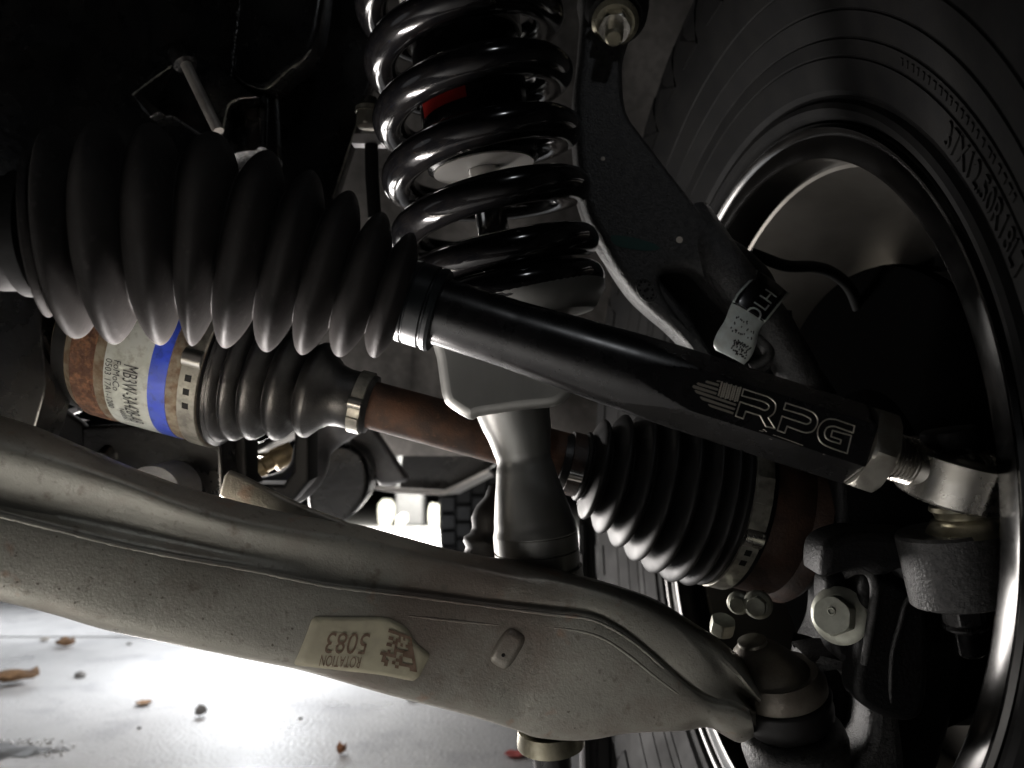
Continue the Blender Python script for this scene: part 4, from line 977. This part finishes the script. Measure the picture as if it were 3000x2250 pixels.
# ================================================================== FRAME, UPPER LEFT
fr_ = thing('frame_rail', 'black painted frame rail with bracket above the ribbed boot', 'frame', P(500, 560, 0.62))
plate('rail_web', [(-400, -300), (1130, -300), (1108, 100), (1090, 220), (1064, 303), (975, 579), (960, 760), (900, 900), (-400, 900)], 0.62, 0.02, M['frame_black'], fr_, 0.0015, smooth=False)
plate('bracket_plate', [(690, -100), (955, -100), (945, 0), (932, 80), (910, 149), (880, 182), (845, 204), (796, 249), (766, 261), (720, 248), (690, 222), (676, 229), (684, 120)], 0.555, 0.03, M['frame_black'], fr_, 0.004, smooth=False)
sweep('weld_bead', [P(706 - 30 * i / 59 + random.uniform(-1.5, 1.5), -20 + 250 * i / 59, 0.556) for i in range(60)], [0.0018 * random.uniform(0.75, 1.2) for i in range(60)], M['frame_black'], fr_, 10)
plate('pin_bracket', [(388, 278), (400, 262), (440, 235), (537, 169), (575, 160), (640, 200), (690, 235), (720, 262), (760, 285), (700, 290), (668, 310), (650, 395), (600, 405), (560, 380), (500, 340), (438, 343), (415, 322)], 0.535, 0.02, M['frame_black'], fr_, 0.0015, smooth=False)
plate('bracket_tab', [(388, 278), (412, 268), (470, 328), (440, 345)], 0.520, 0.012, M['frame_black'], fr_, 0.0012, smooth=False)
sweep('mount_box', [P(748, 280, 0.58), P(748, 480, 0.56)], [0.018, 0.020], M['frame_black'], fr_, 24, flat=(1, 0.8))
sweep('mount_rib', [P(770, 290, 0.56), P(768, 440, 0.545)], [0.004, 0.0035], M['frame_black'], fr_, 16)
M['pin'] = mat('bare steel', (0.62, 0.58, 0.52), 0.38, 0.75, col2=(0.5, 0.46, 0.42), nscale=90, rvar=0.08)
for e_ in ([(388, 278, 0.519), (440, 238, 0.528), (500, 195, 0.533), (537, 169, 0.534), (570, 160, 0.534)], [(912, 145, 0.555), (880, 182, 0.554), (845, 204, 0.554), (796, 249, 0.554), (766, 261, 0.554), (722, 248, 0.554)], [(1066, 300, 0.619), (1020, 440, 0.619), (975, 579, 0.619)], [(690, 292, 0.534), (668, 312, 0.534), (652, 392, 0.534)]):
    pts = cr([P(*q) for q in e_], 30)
    sweep('edge_glint', pts, [0.0008 * random.uniform(0.5, 1.3) for _ in pts], M['dull_steel'], fr_, 8)  # highlights along the frame edges, laid on as thin pale tubes
lathe('pin_boss', P(534, 170, 0.513), (P(640, 385, 0.500) - P(540, 180, 0.512)), [(-0.006, 0.0075), (0.002, 0.0085), (0.006, 0.0080), (0.0065, 0.0045)], M['frame_black'], fr_, 24)
tag(sweep('steel_pin', [P(540, 180, 0.512), P(640, 385, 0.500)], K(16, 0.505), M['pin'], None, 32), 'bright bare steel pin sticking down from the frame bracket', 'pin')
# subframe bracket at the left edge
sb = thing('subframe_bracket', 'black bracket at the left edge with a crusty weld', 'bracket', P(60, 1300, 0.47))
plate('bracket_wall', [(-900, 700), (0, 800), (70, 838), (118, 865), (121, 980), (134, 1123), (128, 1160), (104, 1247), (60, 1340), (-900, 1340)], 0.452, 0.03, M['frame_black'], sb, 0.0015, smooth=False)
sweep('weld', [P(-40 + 155 * i / 40, 775 + 85 * i / 40 + random.uniform(-3, 3), 0.449) for i in range(41)], [0.0034 * random.uniform(0.7, 1.25) for i in range(41)], M['cast_iron'], sb, 10)
# crossmember behind the arm
cm = thing('crossmember', 'dark crossmember behind the pale arm below the drive axle', 'crossmember', P(500, 1600, 0.58))
plate('main_wall', [(235, 1250), (420, 1240), (600, 1262), (650, 1275), (655, 1500), (640, 1640), (400, 1600), (235, 1420)], 0.565, 0.03, M['frame_black'], cm, 0.003, smooth=False)
plate('post', [(652, 1230), (722, 1230), (722, 1395), (740, 1420), (830, 1420), (858, 1380), (862, 1240), (905, 1240), (905, 1410), (850, 1475), (660, 1475)], 0.60, 0.03, M['matte_black'], cm, 0.003, smooth=False)
plate('gusset', [(120, 1160), (235, 1240), (300, 1330), (350, 1420), (150, 1400), (60, 1300)], 0.60, 0.01, M['matte_black'], cm, 0.002, smooth=False)
sweep('brace', [P(300, 1345, 0.56), P(400, 1230, 0.60)], 0.006, M['frame_black'], cm, 12)
sl = tag(plate('shield_sheet', [(112, 1262), (122, 1230), (180, 1205), (225, 1190), (232, 1206), (190, 1222), (255, 1232), (160, 1238), (130, 1262)], 0.66, 0.006, M['pale'], None, 0.0012, smooth=False), 'thin pale metal sheet edge under the rusty joint at left', 'metal sheet')
# sway bar, link, fittings seen through the gap
tag(sweep('stabilizer_bar', cr([P(1030, 1225, 0.70), P(965, 1265, 0.70), P(918, 1310, 0.69), P(905, 1370, 0.68), P(862, 1420, 0.67), P(790, 1448, 0.66), P(700, 1462, 0.66)], 60), [0.0168] * 60, M['grey_paint'], None, 32), 'grey stabilizer bar bending down behind the boot', 'stabilizer bar')
bf = thing('brass_fitting', 'brass and chrome pipe fitting seen through the square opening', 'fitting', P(790, 1395, 0.75))
lathe('brass_body', P(735, 1385, 0.74), (P(850, 1320, 0.76) - P(735, 1385, 0.74)), [(0, 0.006), (0.004, 0.0105), (0.012, 0.0105), (0.014, 0.008), (0.022, 0.008), (0.024, 0.012), (0.034, 0.012), (0.045, 0.010)], M['brass'], bf, 24, True, 20)
sweep('chrome_pipe', cr([P(715, 1292, 0.76), P(760, 1318, 0.75), P(815, 1290, 0.75), P(870, 1260, 0.75)], 24), 0.0075, M['chrome'], bf, 20)
tag(plate('flat_link', [(985, 1225), (1090, 1245), (1195, 1402), (1188, 1412), (1140, 1425), (1112, 1425), (1050, 1330), (1000, 1255)], 0.95, 0.02, M['grey_paint'], None, 0.006, smooth=False), 'flat grey link bar slanting down behind the axle shaft', 'link bar')
tag(plate('differential_cover', [(900, 1470), (930, 1330), (1000, 1300), (1060, 1330), (1080, 1395), (1072, 1450), (1045, 1490), (1010, 1525), (940, 1540)], 0.90, 0.06, M['frame_black'], None, 0.006), 'round dark housing between the stabilizer bar and link bar', 'housing')
sk = thing('skid_plate', 'folded steel skid plate with a bright lower edge under the axle', 'skid plate', P(1250, 1448, 1.3))
def slab3(name, pts, y0, y1, m, parent):
    """prism along the car: outline in photo pixels at depth y0, extruded back to depth y1"""
    a = [P(x, y, y0) for x, y in pts]; b = [p + Vector((0, y1 - y0, 0)) for p in a]; n = len(a)
    return obj(name, a + b, [tuple(range(n)), tuple(range(n, 2 * n))] + [(i, (i + 1) % n, n + (i + 1) % n, n + i) for i in range(n)], m, parent, False)
bevel(slab3('plate_lip', [(1098, 1424), (1180, 1432), (1300, 1438), (1432, 1372), (1436, 1382), (1303, 1450), (1240, 1450), (1160, 1445), (1098, 1434)], 1.25, 1.6, M['cap_white'], sk), 0.002)  # light on the plate's underside is put into the lip's white colour
slab3('plate_wall', [(1190, 1230), (1480, 1230), (1470, 1345), (1430, 1374), (1300, 1435), (1170, 1428)], 1.30, 1.36, M['frame_black'], sk)
lathe('wall_slot', P(1172, 1315, 1.28), -FW, [(0, 0.006), (0.01, 0.006)], M['matte_black'], sk, 16)
# ================================================================== FAR UNDER THE TRUCK
rw = thing('rear_tyre', 'distant rear tyre with blocky tread under the truck', 'tyre', Vector((-0.16, 3.4, 0)))
rc = Vector((-0.16, 3.4, 0.45))
lathe('carcass', rc - RT * 0.135, RT, [(0, 0.25), (0, 0.38), (0.02, 0.425), (0.06, 0.435), (0.21, 0.435), (0.25, 0.425), (0.27, 0.38), (0.27, 0.25)], M['tyre'], rw, 72, False)
bmv, bmf = box_vf(Vector((0, 0, 0)), RT, Vector((0, 1, 0)), Vector((0, 0, 1)), 0.050, 0.018, 0.052)
blk = bpy.data.meshes.new('tread_block'); blk.from_pydata([tuple(v) for v in bmv], [], bmf); blk.materials.append(M['dusty_rubber'])
for i in range(14):
    for j in range(4):
        th = R_(-62 + 9.0 * i + (4.5 if j % 2 else 0))
        o = bpy.data.objects.new('tread_block', blk); COL.objects.link(o)
        o.location = rc + Vector(((j - 1.5) * 0.062, -math.cos(th) * 0.438, math.sin(th) * 0.438)); o.rotation_euler = (-th, 0.0, 0)
        attach(o, rw)
M['glare_white'] = mat('white glare panel', (0.85, 0.84, 0.74), 0.6)
def far_panel(pts, d, label):  # added white panels that stand in for the far glare
    tag(plate('glare_panel', pts, d, 0.12, M['glare_white'], None, 0.03), label, 'panel', 'added glare panels far under the truck')
far_panel([(1108, 1478), (1120, 1464), (1144, 1466), (1154, 1480), (1154, 1512), (1140, 1542), (1112, 1544), (1106, 1510)], 9.0, 'white panel added for the glare left of the grey post far under the truck')
far_panel([(1256, 1488), (1262, 1476), (1280, 1480), (1296, 1476), (1298, 1510), (1290, 1540), (1260, 1544), (1254, 1515)], 8.8, 'white panel added for the glare right of the grey post far under the truck')
far_panel([(1160, 1520), (1176, 1508), (1190, 1510), (1192, 1526), (1178, 1546), (1160, 1546)], 8.2, 'small white block added for the glare in front of the grey post far under the truck')
lamp('far_front_light', 'AREA', (-1.15, 7.2, 0.95), 120, (1, 0.98, 0.88), 0.5, (-1.3, 9.0, 0.25))
ps = P(1204, 1500, 9.2)
bevel(tag(obj('support_post', *box_vf(Vector((ps.x, ps.y, 0.45)), RT, Vector((0, 1, 0)), Vector((0, 0, 1)), 0.36, 0.3, 0.9), M['grey_paint'], None, False), 'grey post between the two white glare panels', 'post'), 0.03)
# inner arch liner
vs = []; n_, k_2 = 24, 10
for i in range(n_ + 1):
    x = -0.32 + 0.95 * i / n_
    for j in range(k_2 + 1):
        z = 0.50 + 0.9 * j / k_2
        vs.append(Vector((x, 1.16 - 0.12 * (j / k_2) ** 2 - 0.02 * math.sin(i * 0.9) * 0.5 + 0.012 * math.sin(j * 2.1 + i), z)))
fs = [(i * (k_2 + 1) + j, i * (k_2 + 1) + j + 1, (i + 1) * (k_2 + 1) + j + 1, (i + 1) * (k_2 + 1) + j) for i in range(n_) for j in range(k_2)]
vs = [v for v in vs]
def liner_cut(v): return True
fs = [f for f in fs if all(liner_cut(vs[i]) for i in f)]
ln = obj('arch_liner', vs, fs, M['liner'], None, True, None, False); md = ln.modifiers.new('t', 'SOLIDIFY'); md.thickness = 0.004
tag(ln, 'grey fibre wheel arch liner behind the coil spring', 'arch liner')
# sensor fitting behind the spring
sf = thing('hose_fitting', 'small zinc fitting and bracket left of the coil spring', 'fitting', P(1085, 520, 0.6))
plate('fitting_bracket', [(1035, 390), (1125, 390), (1120, 422), (1030, 420)], 0.598, 0.012, M['pale'], sf, 0.001, smooth=False)
hexnut('fitting_nut', P(1082, 372, 0.60), (UP * 1.0), RT, 0.0105, 0.012, M['zinc'], sf, 0.2)
lathe('fitting_cap', P(1082, 330, 0.60), UP, [(0, 0.011), (0.004, 0.011), (0.006, 0.008), (0.012, 0.006)], M['zinc'], sf, 24)
sweep('fitting_pipe', [P(1088, 425, 0.60), P(1090, 520, 0.60), P(1098, 640, 0.6)], 0.0055, M['matte_black'], sf, 16)
# panel standing behind the arm
mf = thing('mud_flap', 'dark ribbed flap with pale strips behind the arm', 'mud flap', Vector((0.19, 1.05, 0)))
def vstrip(px0, px1, y, z0, z1, m, name, lean=0.0, th=0.006):
    x0 = (px0 - 1500) / F * y * 1.01; x1 = (px1 - 1500) / F * y * 1.01
    vs = [Vector((x + lean * (0.5 - z), yy, z)) for yy in (y, y + th) for x, z in ((x0, z0), (x1, z0), (x1, z1), (x0, z1))]
    return obj(name, vs, [(0, 1, 2, 3), (4, 7, 6, 5), (0, 4, 5, 1), (1, 5, 6, 2), (2, 6, 7, 3), (3, 7, 4, 0)], m, mf, False)
vstrip(1690, 2130, 1.05, 0.004, 0.42, M['matte_black'], 'flap')
for x0, x1 in ((1700, 1712), (1735, 1765), (1772, 1800), (1806, 1834)): vstrip(x0, x1, 1.040, 0.01, 0.40, M['tyre'], 'flap_rib', 0.0, 0.012)
vstrip(1838, 1868, 1.036, 0.01, 0.40, M['pale'], 'pale_strip', 0.06, 0.012)
vstrip(1688, 1698, 1.036, 0.01, 0.36, M['pale'], 'pale_strip', 0.0, 0.012)
vstrip(1900, 1960, 1.030, 0.25, 0.40, M['pale'], 'pale_strip', 0.05, 0.012)
vstrip(2000, 2010, 1.036, 0.01, 0.3, M['rust_dark'], 'pale_strip', 0.12, 0.012)
